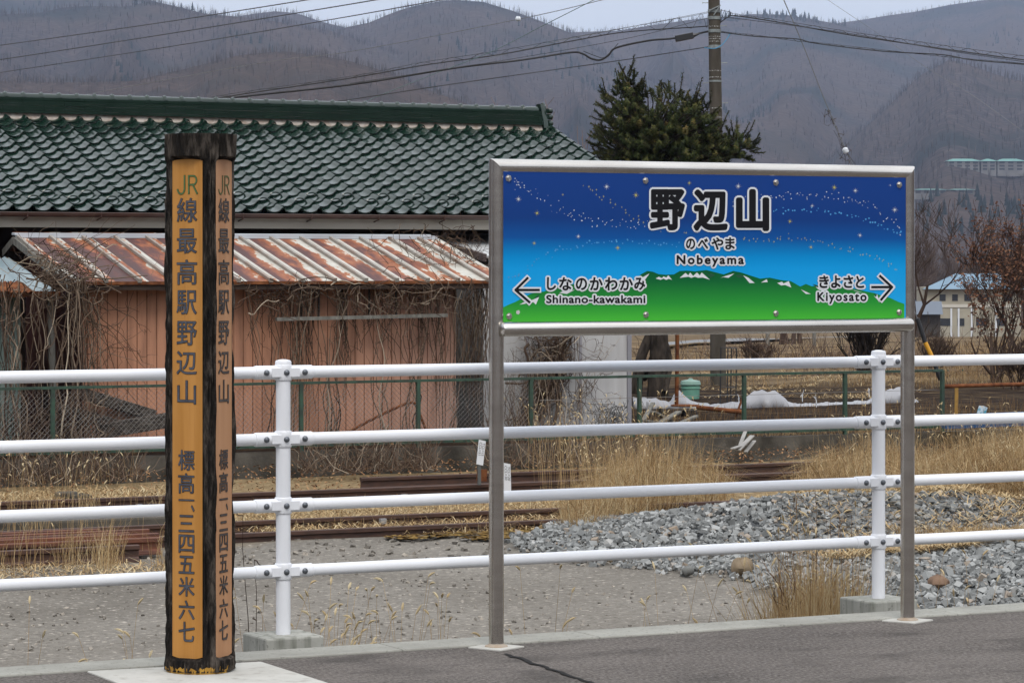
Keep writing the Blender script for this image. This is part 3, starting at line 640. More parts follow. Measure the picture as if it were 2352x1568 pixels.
# ================================================================== WHITE PIPE FENCE
pf = thing('pipe_fence', 'white four-rail pipe fence standing on concrete blocks along the platform', 'fence', (6.3, YF, 0))
RZ = [1.102, .829, .557, .287]; FX = (4.90, 7.83)
for z in RZ:
    mb = MB(); mb.tube([(-.5,YF,z),(5,YF,z),(12.5,YF,z)], .0245, 20); mb.build('rail', m_white, pf, smooth=True)
for k, x in enumerate(FX):
    mb = MB(); ln = .004
    mb.lathe((x,YF,.0), [(.0302,0),(.0302,1.13)], 24); p_ = mb.build('post', m_white, pf, smooth=True)
    mb = MB(); mb.lathe((x,YF,1.128), [(.0302,0),(.0335,.003),(.0335,.017),(.030,.023),(.012,.027),(0,.0275)], 24); mb.build('cap', m_white, p_, smooth=True)
    mb = MB(); mb.box(x-.128, x+.128, YF-.128, YF+.128, GZ-.05, .030); mb.build('footing', m_conc, pf, bevel=.008)
    for z in RZ:
        mb = MB()
        mb.lathe((x,YF,z-.034), [(.033,0),(.0355,.004),(.0365,.02),(.0365,.048),(.0355,.064),(.033,.068)], 24)
        mb.tube([(x-.128,YF,z),(x-.126,YF,z),(x-.03,YF,z),(x+.03,YF,z),(x+.126,YF,z),(x+.128,YF,z)], [.0255,.0285,.0285,.0285,.0285,.0255], 20)
        mb.box(x-.062, x+.062, YF-.0305, YF+.03, z-.019, z+.019)
        c_ = mb.build('rail_clamp', m_white, pf, smooth=True, bevel=.004)
        for dx in (-.085, 0, .085):
            mb = MB(); yb = YF-(.036 if dx == 0 else .0275)
            mb.lathe((x+dx, yb, z), [(.0125,0),(.0125,.003),(.0095,.006),(.0095,.009),(.006,.0115),(0,.012)], 12, (0,-1,0)); mb.build('bolt', m_bolt, c_, smooth=True)

# ================================================================== STATION SIGN
sg_ = thing('station_sign', 'blue and green station name board in a steel frame on two round posts', 'station sign', (5.7, YS, 0))
PLX, PRX = onY(1140, 600, YS).x, onY(2084.5, 600, YS).x
ZT = .5*(onY(1176,383,YS).z+onY(2000,396,YS).z)
rp_ = .0305
def sm_tube(name, pts, r, par, mt, n=24):
    m = MB(); m.tube(pts, r, n); return m.build(name, mt, par, smooth=True)
NR = 28
for x, sg2 in ((PLX, 1), (PRX, -1)):                          # posts with mitred tops
    m = MB(); vs = []
    for k in range(3):
        for j in range(NR):
            a = 2*math.pi*j/NR; c0, s0 = math.cos(a), math.sin(a); vs.append((x+rp_*c0, YS+rp_*s0, (-.02, .9, ZT-sg2*rp_*c0)[k]))
    m.add(vs, [(k*NR+j, k*NR+(j+1) % NR, (k+1)*NR+(j+1) % NR, (k+1)*NR+j) for k in range(2) for j in range(NR)]); m.build('post', m_steel, sg_, smooth=True)
m = MB(); vs = []
for k in range(5):
    for j in range(NR):
        a = 2*math.pi*j/NR; w_, s0 = math.cos(a), math.sin(a)
        vs.append(((PLX-rp_*w_, lerp(PLX,PRX,.25), lerp(PLX,PRX,.5), lerp(PLX,PRX,.75), PRX+rp_*w_)[k], YS+rp_*s0, ZT+rp_*w_))
m.add(vs, [(k*NR+j, (k+1)*NR+j, (k+1)*NR+(j+1) % NR, k*NR+(j+1) % NR) for k in range(4) for j in range(NR)])
m.build('top_rail', m_steel, sg_, smooth=True)
ZBt = .5*(onY(1200,754,YS-.05).z+onY(2000,748,YS-.05).z)
m = MB(); xa, xb = PLX-.005, PRX-.012; m.tube([(xa,YS-.05,ZBt),(xa+.004,YS-.05,ZBt),(xa+.016,YS-.05,ZBt),(xb-.016,YS-.05,ZBt),(xb-.004,YS-.05,ZBt),(xb,YS-.05,ZBt)], [.016,.025,.0302,.0302,.025,.016], 24); m.build('bottom_rail', m_steel, sg_, smooth=True)
for x in (PLX, PRX):
    m = MB(); a = .115; m.add([(x+a*math.cos(q_),YS+a*math.sin(q_),z) for z in (-.02,.006) for q_ in (R(70),R(160),R(250),R(340))], [(3,2,1,0),(4,5,6,7),(0,1,5,4),(1,2,6,5),(2,3,7,6),(3,0,4,7)]); m.build('footing', m_slab, sg_, bevel=.003)
    m = MB(); m.lathe((x,YS,.006), [(.047,0),(.045,.004),(.034,.007),(.031,.012)], 24); m.build('grout_collar', mat('rusty_grout', (.30,.22,.15), (.36,.32,.27), 20, rough=.9) if 'rusty_grout' not in bpy.data.materials else bpy.data.materials['rusty_grout'], sg_, smooth=True)
YP = YS-.022
def sp(px, py, l=0.0): return onY(1091.0+px*.43946, 344.5+py*.43946, YP-l)
b = NB('printed_sky_panel'); X = b.xyz(); zt = sp(1200,138).z; zb_ = sp(1200,890).z
fac = b.n('ShaderNodeMapRange'); fac.inputs['From Min'].default_value = zb_; fac.inputs['From Max'].default_value = zt; b.l(X[2], fac.inputs['Value'])
b.col(b.ramp(fac.outputs[0], [(.0,(.02,.36,.72)),(.36,(.004,.29,.66)),(.44,(.0,.23,.56)),(.57,(.004,.075,.29)),(.70,(.006,.040,.19)),(1,(.008,.043,.21))])); b.rough(.4); b.b.inputs['Specular IOR Level'].default_value = .15
m_panel = b.m
b = NB('printed_green_hills'); X = b.xyz(); fac = b.n('ShaderNodeMapRange'); fac.inputs['From Min'].default_value = zb_; fac.inputs['From Max'].default_value = sp(1200,630).z; b.l(X[2], fac.inputs['Value'])
b.col(b.ramp(fac.outputs[0], [(.0,(.055,.40,.035)),(.35,(.02,.26,.035)),(.8,(.004,.115,.030)),(1,(.003,.09,.028))])); b.rough(.4); b.b.inputs['Specular IOR Level'].default_value = .15; m_ghill = b.m
# the panel (its own thickness) and print layers on it; panel material coordinates are local to the sign base at z = 0
m = MB(); tl_, tr_, br_, bl_ = onY(1152,398,YP), onY(2080,414,YP), onY(2080,738,YP), onY(1152,741,YP)
xl, xr_, zt2, zb2 = tl_.x, tr_.x, ZT-.02, ZBt+.02
m.box(xl, xr_, YP, YP+.008, zb2, zt2); panel = m.build('panel', m_panel, sg_)
m = MB(); m.box(xl, xr_, YP+.008, YP+.03, zb2-.01, zb2+.03); m.box(xl, xr_, YP+.008, YP+.03, zt2-.03, zt2+.01); m.build('backing_bar', m_steel, sg_)
top = [(147,822),(180,806),(210,794),(250,773),(290,752),(330,743),(360,740),(400,722),(450,712),(520,700),(600,692),(700,690),(780,698),(830,680),(870,648),(900,632),(930,636),(960,649),(1000,652),(1040,650),(1070,632),(1110,630),(1150,634),(1210,627),(1260,640),(1300,650),(1350,632),(1390,640),(1440,656),(1490,672),(1540,667),(1600,680),(1650,685),(1700,713),(1730,700),(1760,712),(1800,708),(1900,706),(1960,720),(2030,736),(2080,746),(2130,761),(2170,773),(2210,792),(2244,804)]
m = MB(); n = len(top); vs = []
for x, y in top:
    p = sp(x, y, .0008); p.x = min(max(p.x, xl), xr_); vs += [p, Vector((p.x, p.y, zb2+.0005))]
m.add(vs, [(2*i, 2*i+1, 2*i+3, 2*i+2) for i in range(n-1)]); m.build('printed_hills', m_ghill, panel)
snow = [[(945,672),(960,662),(978,670),(985,660),(1000,667),(1010,655),(1030,678),(1012,673),(1000,679),(985,672),(970,678)],
 [(1070,668),(1100,642),(1115,655),(1125,640),(1140,658),(1160,640),(1175,655),(1185,640),(1228,678),(1190,666),(1165,668),(1150,662),(1130,668),(1115,662)],
 [(1282,668),(1310,658),(1355,645),(1325,668),(1300,664)],[(1402,655),(1430,668),(1462,695),(1435,695)],[(1495,692),(1525,675),(1530,690)],
 [(1580,695),(1605,688),(1612,697),(1640,685),(1653,718),(1620,705),(1600,708)],[(1703,728),(1755,752),(1730,752)],[(440,746),(500,724),(475,740),(522,730),(480,752)],
 [(232,808),(290,775),(284,790),(335,768),(318,808),(306,795)],[(1780,715),(1830,725),(1850,740),(1800,732)],[(1965,728),(2035,748),(2000,741)],[(2083,760),(2096,768),(2102,752),(2115,798),(2098,776)],[(820,690),(868,655),(850,680),(912,645),(880,690)],[(600,738),(640,720),(625,742)]]
shade = [[(1205,640),(1225,652),(1232,642),(1256,655),(1240,662),(1232,670)],[(880,650),(912,645),(895,672)],[(1360,655),(1390,650),(1415,665),(1380,668)],[(312,770),(338,752),(322,800)],[(2084,745),(2110,762),(2100,780)],[(1765,700),(1800,710),(1790,722)]]
m = MB()
for pl_ in snow: m.add([sp(x, y, .0016) for x, y in pl_], [tuple(range(len(pl_)))])
m.build('printed_snow', m_wprint, panel)
m = MB()
for pl_ in shade: m.add([sp(x, y, .0013) for x, y in pl_], [tuple(range(len(pl_)))])
m.build('printed_shade', mat('print_dark_green', (.004,.07,.03), rough=.4), panel)
rr = random.Random(8)
mw, my, ml = MB(), MB(), MB()
def star(m, x, y, r, n=8):
    pts = []
    for k in range(2*n):
        a = math.pi*k/n+.1; q = r*(1 if k % 4 == 0 else .8) if k % 2 == 0 else r*.13; pts.append(sp(x+q*math.sin(a), y-q*math.cos(a), .0011))
    m.add(pts+[sp(x, y, .0011)], [(k, (k+1) % (2*n), 2*n) for k in range(2*n)])
for x, y, r in ((227,257,20),(688,192,20),(1376,190,20),(1988,213,18),(2194,313,20),(540,452,16),(2012,446,16),(1762,292,14),(2170,185,8)): star(mw, x, y, r)
for x, y, r in ((841,236,20),(1878,196,20),(1120,173,15),(324,330,18),(309,487,15),(746,511,18),(1646,373,16),(1756,508,15),(459,234,9)): star(my, x, y, r)
def dots(m, path, n, sc, r0, r1, four=False):
    for k in range(n):
        u = (k+rr.random())/n*(len(path)-1); i = min(int(u), len(path)-2); u -= i
        x = lerp(path[i][0], path[i+1][0], u)+rr.gauss(0, sc*.5); y = lerp(path[i][1], path[i+1][1], u)+rr.gauss(0, sc); r = rr.uniform(r0, r1)
        if four: star(m, x, y, r*2.0, 4)
        else: m.add([sp(x+r*math.cos(a*math.pi/4), y+r*math.sin(a*math.pi/4), .0010) for a in range(8)], [tuple(range(8))])
A1 = [(205,150),(240,195),(330,240),(440,310),(510,345),(600,368),(690,385),(790,390),(900,390)]; A2 = [(1340,292),(1410,272),(1480,255),(1560,250),(1640,242),(1730,240),(1830,242),(1930,254),(2000,272),(2080,300),(2160,350),(2232,415)]
dots(mw, A1, 78, 14, 1.2, 3.0); dots(mw, A2, 92, 13, 1.2, 3.0)
B1 = [(560,180),(610,208),(650,230),(690,262),(740,292),(790,320),(840,350),(895,372),(960,412),(1050,430),(1130,440)]; B2 = [(1400,466),(1460,470),(1540,463),(1600,462),(1680,458),(1750,465),(1820,486),(1890,505),(1960,520),(2040,548),(2110,565),(2160,590),(2205,625)]
dots(my, B1, 30, 10, 2.5, 4.5, True); dots(my, B2, 48, 9, 2.5, 4.5, True)
C1 = [(165,695),(205,655),(265,638),(290,602),(320,572),(400,555),(430,517),(480,520),(540,496),(600,478),(640,490),(700,472),(760,480),(830,476),(890,486),(960,490),(1010,502),(1080,496)]; C2 = [(1480,332),(1550,317),(1620,320),(1700,312),(1780,312),(1850,330),(1920,332),(2000,358),(2060,376),(2120,395),(2190,420),(2232,440)]
dots(ml, C1, 54, 7, 2.5, 5); dots(ml, C2, 50, 9, 2.5, 5.2)
mw.build('printed_white_stars', m_wprint, panel); my.build('printed_yellow_stars', mat('print_yellow', (.50,.46,.12), rough=.5, spec=.15), panel); ml.build('printed_blue_dots', mat('print_pale_blue', (.07,.28,.58), rough=.5, spec=.15), panel)
TX = [('野',914,1098,204,420,8,18),('辺',1142,1322,205,424,9,19),('山',1364,1538,204,424,10,20),
 ('の',1103,1151,462,519,2,11),('べ',1165,1219,462,517,2,11),('や',1236,1298,456,521,2,11),('ま',1308,1358,456,520,2,11),('Nobeyama',1054,1406,549,611,2.2,11),
 ('し',376,424,664,732,2.2,11),('な',440,506,664,734,2.2,11),('の',527,586,668,732,2.2,11),('か',600,668,664,733,2.2,11),('わ',679,745,664,734,2.2,11),('か',756,826,664,733,2.2,11),('み',832,890,666,732,2.2,11),
 ('Shinano-kawakami',372,891,757,801,1.8,10),
 ('き',1799,1850,655,721,2.2,11),('よ',1861,1911,655,721,2.2,11),('さ',1926,1977,655,721,2.2,11),('と',1991,2034,657,721,2.2,11),('Kiyosato',1789,2047,742,804,1.8,10)]
mk, mo = MB(), MB()
for s, x0, x1, y0, y1, d1, d2 in TX:
    e = d1; text_into(mo, s, sp, x0+e, x1-e, y0+e, y1-e, d2, .0020); text_into(mk, s, sp, x0+e, x1-e, y0+e, y1-e, d1, .0032)
def bar(m, p, q_, w, l, ext=0):
    p = Vector((*p,0)); q_ = Vector((*q_,0)); d = (q_-p).normalized(); n_ = Vector((-d.y,d.x,0))*w/2; p = p-d*ext; q_ = q_+d*ext
    m.add([sp(*(p-n_).xy, l), sp(*(q_-n_).xy, l), sp(*(q_+n_).xy, l), sp(*(p+n_).xy, l)], [(0,1,2,3)])
for tip, tail, u1, u2 in (((212,731),(336,731),(276,668),(286,796)), ((2180,716),(2074,716),(2116,657),(2122,783))):
    for k, (p, q_) in enumerate(((tip,tail),(tip,u1),(tip,u2))):
        bar(mk, p, q_, 12, .0037+k*.0001, 3); bar(mo, p, q_, 30, .0026+k*.0001, 10)
mo.build('lettering_outline', m_wprint, panel); mk.build('lettering', m_black, panel)
m = MB(); m.add([sp(x, y, .0016) for x, y in ((216,840),(230,836),(236,848),(228,860),(215,854))], [(0,1,2,3,4)]); m.build('sticker', mat('grey_sticker', (.45,.46,.44), rough=.6), panel)
for x, y in ((175,148),(891,160),(1572,170),(2217,182),(178,868),(893,860),(1572,853),(2216,847)):
    m = MB(); p = sp(x, y); m.lathe(p, [(.0145,0),(.0145,.002),(.010,.0022),(.010,.009),(.008,.011),(0,.0112)], 6, (0,-1,0)); m.build('bolt', m_sbolt, sg_)

# ================================================================== CARVED LOG POST
ZPc = 11.57; ctr = atZ(460, 604, ZPc); ctr.z = 0
rt = Vector((C_,-S_,0)); fw = Vector((S_,C_,0))
N1 = rt*-.384+fw*-.923; N2 = rt*.923+fw*-.384; T1 = rt*.923+fw*-.384; T2 = rt*.384+fw*.923
zl = lambda y: HC-(y-YH)*(ZPc-.095)/F
ZTOP = HC+(YH-309)*ZPc/F; PW, PP = .128, .101
b = NB('charred_bark'); n1 = b.noise(26, 7, (1,1,.28), .7); b.col(b.ramp(n1, [(.35,(.004,.0035,.0035)),(.50,(.020,.016,.013)),(.70,(.13,.108,.090))])); b.rough(.95); b.b.inputs['Specular IOR Level'].default_value = .2; b.bump(n1, 1.0, .03); m_logbark = b.m
b = NB('varnished_cedar'); n1 = b.noise(9, 5, (2.2,2.2,.10)); n2 = b.noise(40, 4, (2,2,.05))
c = b.ramp(n1, [(.3,(.36,.160,.032)),(.7,(.47,.225,.058))]); c = b.mix(b.ramp(n2, [(.55,(0,0,0)),(.8,(.5,.5,.5))]), c, (.30,.125,.035)); b.col(c); b.rough(.5); b.b.inputs['Specular IOR Level'].default_value = .25; m_cedar = b.m
b = NB('pale_cedar'); n1 = b.noise(9, 5, (2.2,2.2,.10)); c = b.ramp(n1, [(.3,(.35,.175,.085)),(.7,(.45,.245,.13))]); b.col(c); b.rough(.5); b.b.inputs['Specular IOR Level'].default_value = .25; m_cedar2 = b.m  # paler, pinker cedar tone for the side board
post = thing('carved_post', 'bark covered log post with two carved wooden faces, standing on a pale slab', 'wooden post', (ctr.x, ctr.y, 0))
b1 = math.atan2(N1.y, N1.x); b2 = math.atan2(N2.y, N2.x)
mb = MB(); NA, NZ = 220, 190; vs = []
za, zb3 = zl(1507), zl(369)
for j in range(NZ+1):
    z = lerp(.012, ZTOP, j/NZ)
    for i in range(NA):
        a = 2*math.pi*i/NA; ca, sa = math.cos(a), math.sin(a)
        r = .1235+.0075*noise.noise(Vector((ca*5, sa*5, z*5)))+.006*noise.noise(Vector((ca*14, sa*14, z*9)))+.005*noise.noise(Vector((ca*40, sa*40, z*20)))+.022*(.30-abs(noise.noise(Vector((ca*15, sa*15, z*3.6)))))
        if z > zb3: r += .005
        if z < za: r += .007*(1-z/za)+.002
        if z < .03: r -= .004
        for bn in (b1, b2):
            d = (a-bn+math.pi) % (2*math.pi)-math.pi
            if abs(d) < 1.2:
                half = math.atan2(PW/2+.003, PP); arch = .010*(1-(d/half)**2) if abs(d) < half else 0
                if abs(d) < half and za-.004-arch*1.0 < z < zb3+.004+arch: r = min(r, (PP-.007)/math.cos(d))
        vs.append((ctr.x+r*ca, ctr.y+r*sa, z))
mb.add(vs, [(j*NA+i, j*NA+(i+1) % NA, (j+1)*NA+(i+1) % NA, (j+1)*NA+i) for j in range(NZ) for i in range(NA)]+[tuple(range(NA-1,-1,-1)), tuple(NZ*NA+i for i in range(NA))])
mb.build('log', m_logbark, post, smooth=True)
m_grey = mat('slate_carving_paint', (.048,.053,.068), (.085,.092,.112), 25, rough=.5, spec=.25); m_groove_shadow = mat('painted_groove_shadow', (.025,.016,.012), rough=.9, spec=.1); m_jr = mat('green_carving_paint', (.045,.12,.035), (.065,.15,.05), 25, rough=.5)
m_grey2 = mat('dark_carving_paint', (.045,.036,.034), (.075,.06,.055), 25, rough=.6); m_jr2 = mat('olive_carving_paint', (.11,.12,.04), rough=.6)
def jr(mb, s, fn, x0, x1, y0, y1, w, lift):
    """the two rounded Latin letters drawn as even strokes"""
    if s == 'J': S = [[(1,0),(1,.70)]+[(.5+.5*math.cos(a), .70+.30*math.sin(a)) for a in np.linspace(.2, 2.9, 9)]]
    else: S = [[(0,1),(0,0),(.55,0)]+[(.55+.38*math.sin(a), .25-.25*math.cos(a)) for a in np.linspace(.3, 2.84, 8)]+[(.55,.5),(0,.5)], [(.48,.5),(1,1)]]
    for k, st in enumerate(S):
        P = [Vector((x0+(x1-x0)*u, y0+(y1-y0)*v)) for u, v in st]; vs = []
        for i, p in enumerate(P):
            a = (P[i]-P[i-1]).normalized() if i else (P[1]-P[0]).normalized(); c = (P[i+1]-P[i]).normalized() if i < len(P)-1 else a
            t = (a+c).normalized(); q = Vector((-t.y, t.x)); q = q*(w/2/max(.6, t.dot(a)))
            if i == 0: p = p-a*w/2
            if i == len(P)-1: p = p+a*w/2
            vs += [fn(*(p+q), lift+k*3e-5), fn(*(p-q), lift+k*3e-5)]
        mb.add(vs, [(2*i, 2*i+1, 2*i+3, 2*i+2) for i in range(len(P)-1)])
CH = [('J',407,427,402.6,447),('R',434,457,402.6,446),('線',407,456,454.5,511),('最',407,455,525,582),('高',406.5,455.5,596,654),('駅',406,455,666.5,722),('野',406.5,455,737,793),('辺',406,455,806,860),('山',408,453,873,928),
 ('標',410,449.5,1033,1080),('高',410,449,1086,1133),('一',411,449,1146,1150),('、',440.6,449.5,1159,1174.5),('三',411,448.5,1182,1221.6),('四',411,449,1227,1269),('五',411,449,1275.6,1317),('米',411,449.5,1324,1369),('六',411,449.5,1378,1422),('七',411,449.5,1427,1473)]
for nm, NN, T, mt, mg, mj in (('front_board', N1, T1, m_cedar, m_grey, m_jr), ('side_board', N2, T2, m_cedar2, m_grey2, m_jr2)):
    def pf_(x, y, l, NN=NN, T=T):
        return Vector((ctr.x, ctr.y, 0))+NN*(PP+l)+T*((x-432)/72*PW)+Vector((0,0,zl(y)))
    m = MB(); z0, z1 = za, zb3; n = 14; vs = []
    for i in range(n+1):
        u = -1+2*i/n; arch = .010*(1-u*u)
        for ll in (0, -.02): q_ = pf_(432+u*36, 604, ll); vs += [Vector((q_.x, q_.y, z0-arch)), Vector((q_.x, q_.y, z1+arch*.6))]
    m.add(vs, [(4*i, 4*i+4, 4*i+5, 4*i+1) for i in range(n)]+[(4*i+1, 4*i+5, 4*i+7, 4*i+3) for i in range(n)]+[(4*i+2, 4*i+6, 4*i+4, 4*i) for i in range(n)])
    bd = m.build(nm, mt, post)
    if nm == 'side_board': bd['label'] = 'paler carved face turned to the right'
    mg_, mi_, mj_ = MB(), MB(), MB()
    for s, x0, x1, y0, y1 in CH:
        if s in 'JR': jr(mj_, s, pf_, x0+1.6, x1-1.6, y0+1.6, y1-1.6, 3.0, .0022); jr(mg_, s, pf_, x0+1.6, x1-1.6, y0+1.6, y1-1.6, 4.2, .001); continue
        d = .75; text_into(mg_, s, pf_, x0+d, x1-d, y0+d, y1-d, 1.0, .001); text_into(mi_, s, pf_, x0+d, x1-d, y0+d, y1-d, .30, .0022)
    mg_.build('painted_groove_shadow', m_groove_shadow, bd); mi_.build('carved_lettering', mg, bd); mj_.build('green_lettering', mj, bd)  # dark outline layer paints in the shadow along the carved edges
mb = MB(); n = 40; vs = []
rq = random.Random(3)
for i in range(n+1):
    a = b1-1.2+2.6*i/n; r = .1245
    for z, rr_ in ((.002, r+.002), (.028+rq.uniform(-.012,.008), r+.009), (.02, r-.006)): vs.append((ctr.x+rr_*math.cos(a), ctr.y+rr_*math.sin(a), z))
mb.add(vs, [(3*i+k, 3*i+3+k, 3*i+4+k, 3*i+1+k) for i in range(n) for k in range(2)]); mb.build('yellow_foot', mat('yellow_paint_peel', (.50,.27,.03), (.30,.15,.02), 30, rough=.6), post)
# pale slab under the log
P = [onG(200,1541,.004), onG(600,1519,.004), onG(745,1566,.004), onG(560,1608,.004), onG(330,1625,.004)]
P = [P[0], P[1], P[1]+(onG(733,1561,.004)-P[1])*1.15, None]; P[3] = P[0]+(P[2]-P[1])
mb = MB(); mb.prism([Vector((p.x, p.y, -.02)) for p in P], (0,0,0), (0,0,.026)); mb.build('base_slab', m_slab, post, bevel=.004)
# ================================================================== UTILITY POLE AND WIRES
rng = random.Random(21)
m_pole = mat('weathered_pole_concrete', (.058,.050,.040), (.092,.080,.066), 3, rough=.9, stretch=(2,2,.5), bump=.15, bscale=50, bdist=.004)
ZP = 58.0
pb_ = atZ(1650, 885, ZP); up = thing('utility_pole', 'grey concrete utility pole with step bolts rising behind the pine tree', 'utility pole', (pb_.x, pb_.y, -.8))
def poleat(y): x = interp([(-400,1637),(0,1640),(330,1645),(900,1650)], y); r = interp([(-400,.098),(0,.110),(330,.124),(900,.155)], y); return atZ(x, y, ZP), r
m = MB(); ys = [905, 600, 330, 0, -200, -400]; m.tube([poleat(y)[0] for y in ys], [poleat(y)[1] for y in ys], 24); m.build('pole', m_pole, up, smooth=True)
m_band = mat('galvanised_band', (.26,.29,.28), (.17,.18,.18), 20, rough=.5, metal=.4)
m_whiteband = mat('worn_white_band', (.40,.40,.38), (.10,.09,.08), 45, .42, .5, rough=.8)
rtv = Vector((C_,-S_,0)); fwv = Vector((S_,C_,0))
def ring(nm, y, h, ex, mt):
    p, r = poleat(y); m = MB(); m.lathe(p-Vector((0,0,h/2)), [(r-.005,0),(r+ex,0),(r+ex,h),(r-.005,h)], 24); m.build(nm, mt, up)
for y in (26, 42, 72, 108): ring('clamp_band', y, .06, .012, m_band)
for y in (61.5, 85, 90, 96, 163, 178, 249, 270): ring('painted_band', y, .02, .002, m_whiteband)
ring('chain_band', 187, .035, .008, m_band)
for y, s in ((7,-1),(60,1),(145,1),(191,-1),(237,1),(328,1)):
    p, r = poleat(y); m = MB(); m.tube([p+rtv*s*(r-.02), p+rtv*s*(r+.11)], .008, 6); m.tube([p+rtv*s*(r+.105), p+rtv*s*(r+.115)], .014, 8); m.build('step_bolt', m_band, up)
m = MB(); p, r = poleat(26); q_ = p-fwv*(r+.02)+rtv*.0; m.beam(q_-rtv*.10, q_+rtv*.11+Vector((0,0,.10)), .02, .045, fwv); m.beam(q_+rtv*.10+Vector((0,0,.09)), q_-rtv*.02-Vector((0,0,.09)), .02, .03, fwv); m.build('bracket', m_band, up)
def smooth_pts(pts, k=6):
    out = []
    for i in range(len(pts)-1):
        p0, p1, p2, p3 = pts[max(i-1,0)], pts[i], pts[i+1], pts[min(i+2, len(pts)-1)]
        for j in range(k):
            t = j/k; out.append(.5*((2*p1)+(p2-p0)*t+(2*p0-5*p1+4*p2-p3)*t*t+(3*p1-p0-3*p2+p3)*t**3))
    return out+[pts[-1]]
def cable(name, label, cat, pts, r, mt=m_cable, lash=None, group=None):
    P = smooth_pts([atZ(*p) for p in pts], 7); m = MB(); m.tube(P, r, 6)
    o = m.build(name, mt, None, loc=P[0], smooth=True); tag(o, label, cat, group)
    if lash:
        Q = smooth_pts([atZ(*p) for p in lash], 7); L2 = MB(); L2.tube(Q, .004, 5); L2.build('messenger_wire', mt, o)
        ln = sum((P[i+1]-P[i]).length for i in range(len(P)-1)); n = int(ln/.055); H = []
        for i in range(n):
            u = i/(n-1)*(len(P)-1); k = min(int(u), len(P)-2); p = P[k].lerp(P[k+1], u-k); u2 = i/(n-1)*(len(Q)-1); k2 = min(int(u2), len(Q)-2); q2 = Q[k2].lerp(Q[k2+1], u2-k2)
            H.append(p.lerp(q2, .5+.6*math.sin(i*.62))+fwv*.05*math.cos(i*.62))
        L3 = MB(); L3.tube(H, .0045, 4); L3.build('lashing_wire', mt, o)
    return o
cable('overhead_wire', 'highest of three black wires crossing the sky at upper left', 'wire', [(-120,118,48),(0,104.5,46),(360,54,40),(720,-2,33),(900,-32,30)], .0065)
cable('overhead_wire', 'middle of three black wires crossing the sky at upper left', 'wire', [(-120,153,48),(0,137.5,46),(400,76,40),(800,11,33),(1000,-24,30)], .0065)
cable('overhead_wire', 'lowest of three black wires crossing the sky at upper left', 'wire', [(-120,183,48),(0,167,46),(400,106,40),(804,38,33),(1100,-16,30)], .0055)
g1 = cable('stay_wire', 'thin grey stay wire with a white ball insulator above the hills', 'wire', [(100,238,70),(200,217,68),(600,145,60),(804,119,56),(1190,45,50),(1385,0,47),(1480,-24,46)], .006, m_guy)
m = MB(); p = atZ(1190,44,49.8); m.lathe(p-rtv*.045, [(.01,0),(.036,.012),(.044,.035),(.034,.043),(.034,.048),(.044,.055),(.036,.08),(.01,.09)], 14, rtv); m.build('ball_insulator', m_wprint, g1, smooth=True)
cable('stay_wire', 'thin teal wire rising steeply past the centre hill above the tiled roof', 'wire', [(780,270,62),(835,236,61),(980,177,57),(1129,119,54),(1250,58,51),(1365,0,49),(1440,-38,48)], .006, mat('teal_strand', (.08,.17,.17), rough=.5))
cable('lashed_cable', 'black cable lashed to a wire by spirals, running left from the pole top', 'cable', [(430,245,54),(510,224,54),(804,180,55),(975,150,56),(1146,126,56),(1317,94,57),(1437,74,57),(1608,62,58),(1628,60,58)], .011, m_cable, [(430,241,54),(510,219,54),(804,176,55),(975,143,56),(1146,117,56),(1317,86,57),(1437,64,57),(1608,34,58),(1628,28,58)])
o = cable('thick_cable', 'thick black cable with a dipping loop and splice box left of the pole', 'cable', [(430,246,54),(513,227,54),(804,195,55),(1043,157,56),(1200,138,56),(1310,121,57),(1338,124,57),(1358,135,57),(1379,138,57),(1398,127,57),(1416,110,57),(1488,94,57),(1550,88,57),(1625,73,58)], .019, m_cable)
m = MB(); m.beam(atZ(1551,90,57), atZ(1592,82,57), .13, .115, Vector((0,0,1))); m.tube([atZ(1590,83,57), atZ(1606,78,57)], [.045,.015], 8); m.build('splice_box', mat('black_plastic', (.015,.015,.017), rough=.4), o, bevel=.02)
m = MB(); m.tube(smooth_pts([atZ(1340,118,57),atZ(1365,128,57),atZ(1385,133,57),atZ(1400,122,57),atZ(1420,100,57)]), .006, 4); m.build('spare_loop', m_cable, o)
cable('overhead_wire', 'slender black wire, lowest on the left side of the pole', 'wire', [(560,262,54),(680,246,54),(804,229,55),(1043,193,56),(1249,164,56),(1454,135,57),(1608,111,58),(1632,107,58)], .009)
cable('overhead_wire', 'fine wire from the pole top crossing the sky between two hills', 'wire', [(1100,140,56),(1283,95,57),(1450,62,57),(1625,28,58)], .005, m_guy)
cable('overhead_wire', 'faint wire just above the thick cable, left of the splice box', 'wire', [(804,192,55),(1100,148,56),(1317,112,57),(1480,80,57),(1625,42,58)], .005, m_cable)
cable('lashed_cable', 'upper black cable lashed by spirals, running right from the pole', 'cable', [(1650,56,58),(1672,40,58),(1693,37,58),(1796,53,57),(1942,79,55),(2061,97,54),(2198,117,52),(2352,138,50),(2500,155,48)], .011, m_cable, [(1656,24,58),(1676,28,58),(1693,33,58),(1796,48,57),(1942,72,55),(2061,89,54),(2198,109,52),(2352,129,50),(2500,145,48)])
cable('lashed_cable', 'lower black cable lashed by spirals, running right from the pole', 'cable', [(1652,74,58),(1676,77,58),(1734,84,57),(1830,90,56),(1874,100,56),(2027,118,54),(2164,126,53),(2232,138,52),(2352,148,50),(2500,160,48)], .010, m_cable, [(1652,72,58),(1676,75,58),(1734,81,57),(1830,95,56),(1874,98,56),(2027,115,54),(2164,130,53),(2232,136,52),(2352,146,50),(2500,158,48)])
cable('overhead_wire', 'plain thin wire just below the upper lashed cable right of the pole', 'wire', [(1655,40,58),(1700,44,58),(1942,76,55),(2198,120,52),(2500,162,48)], .0055)
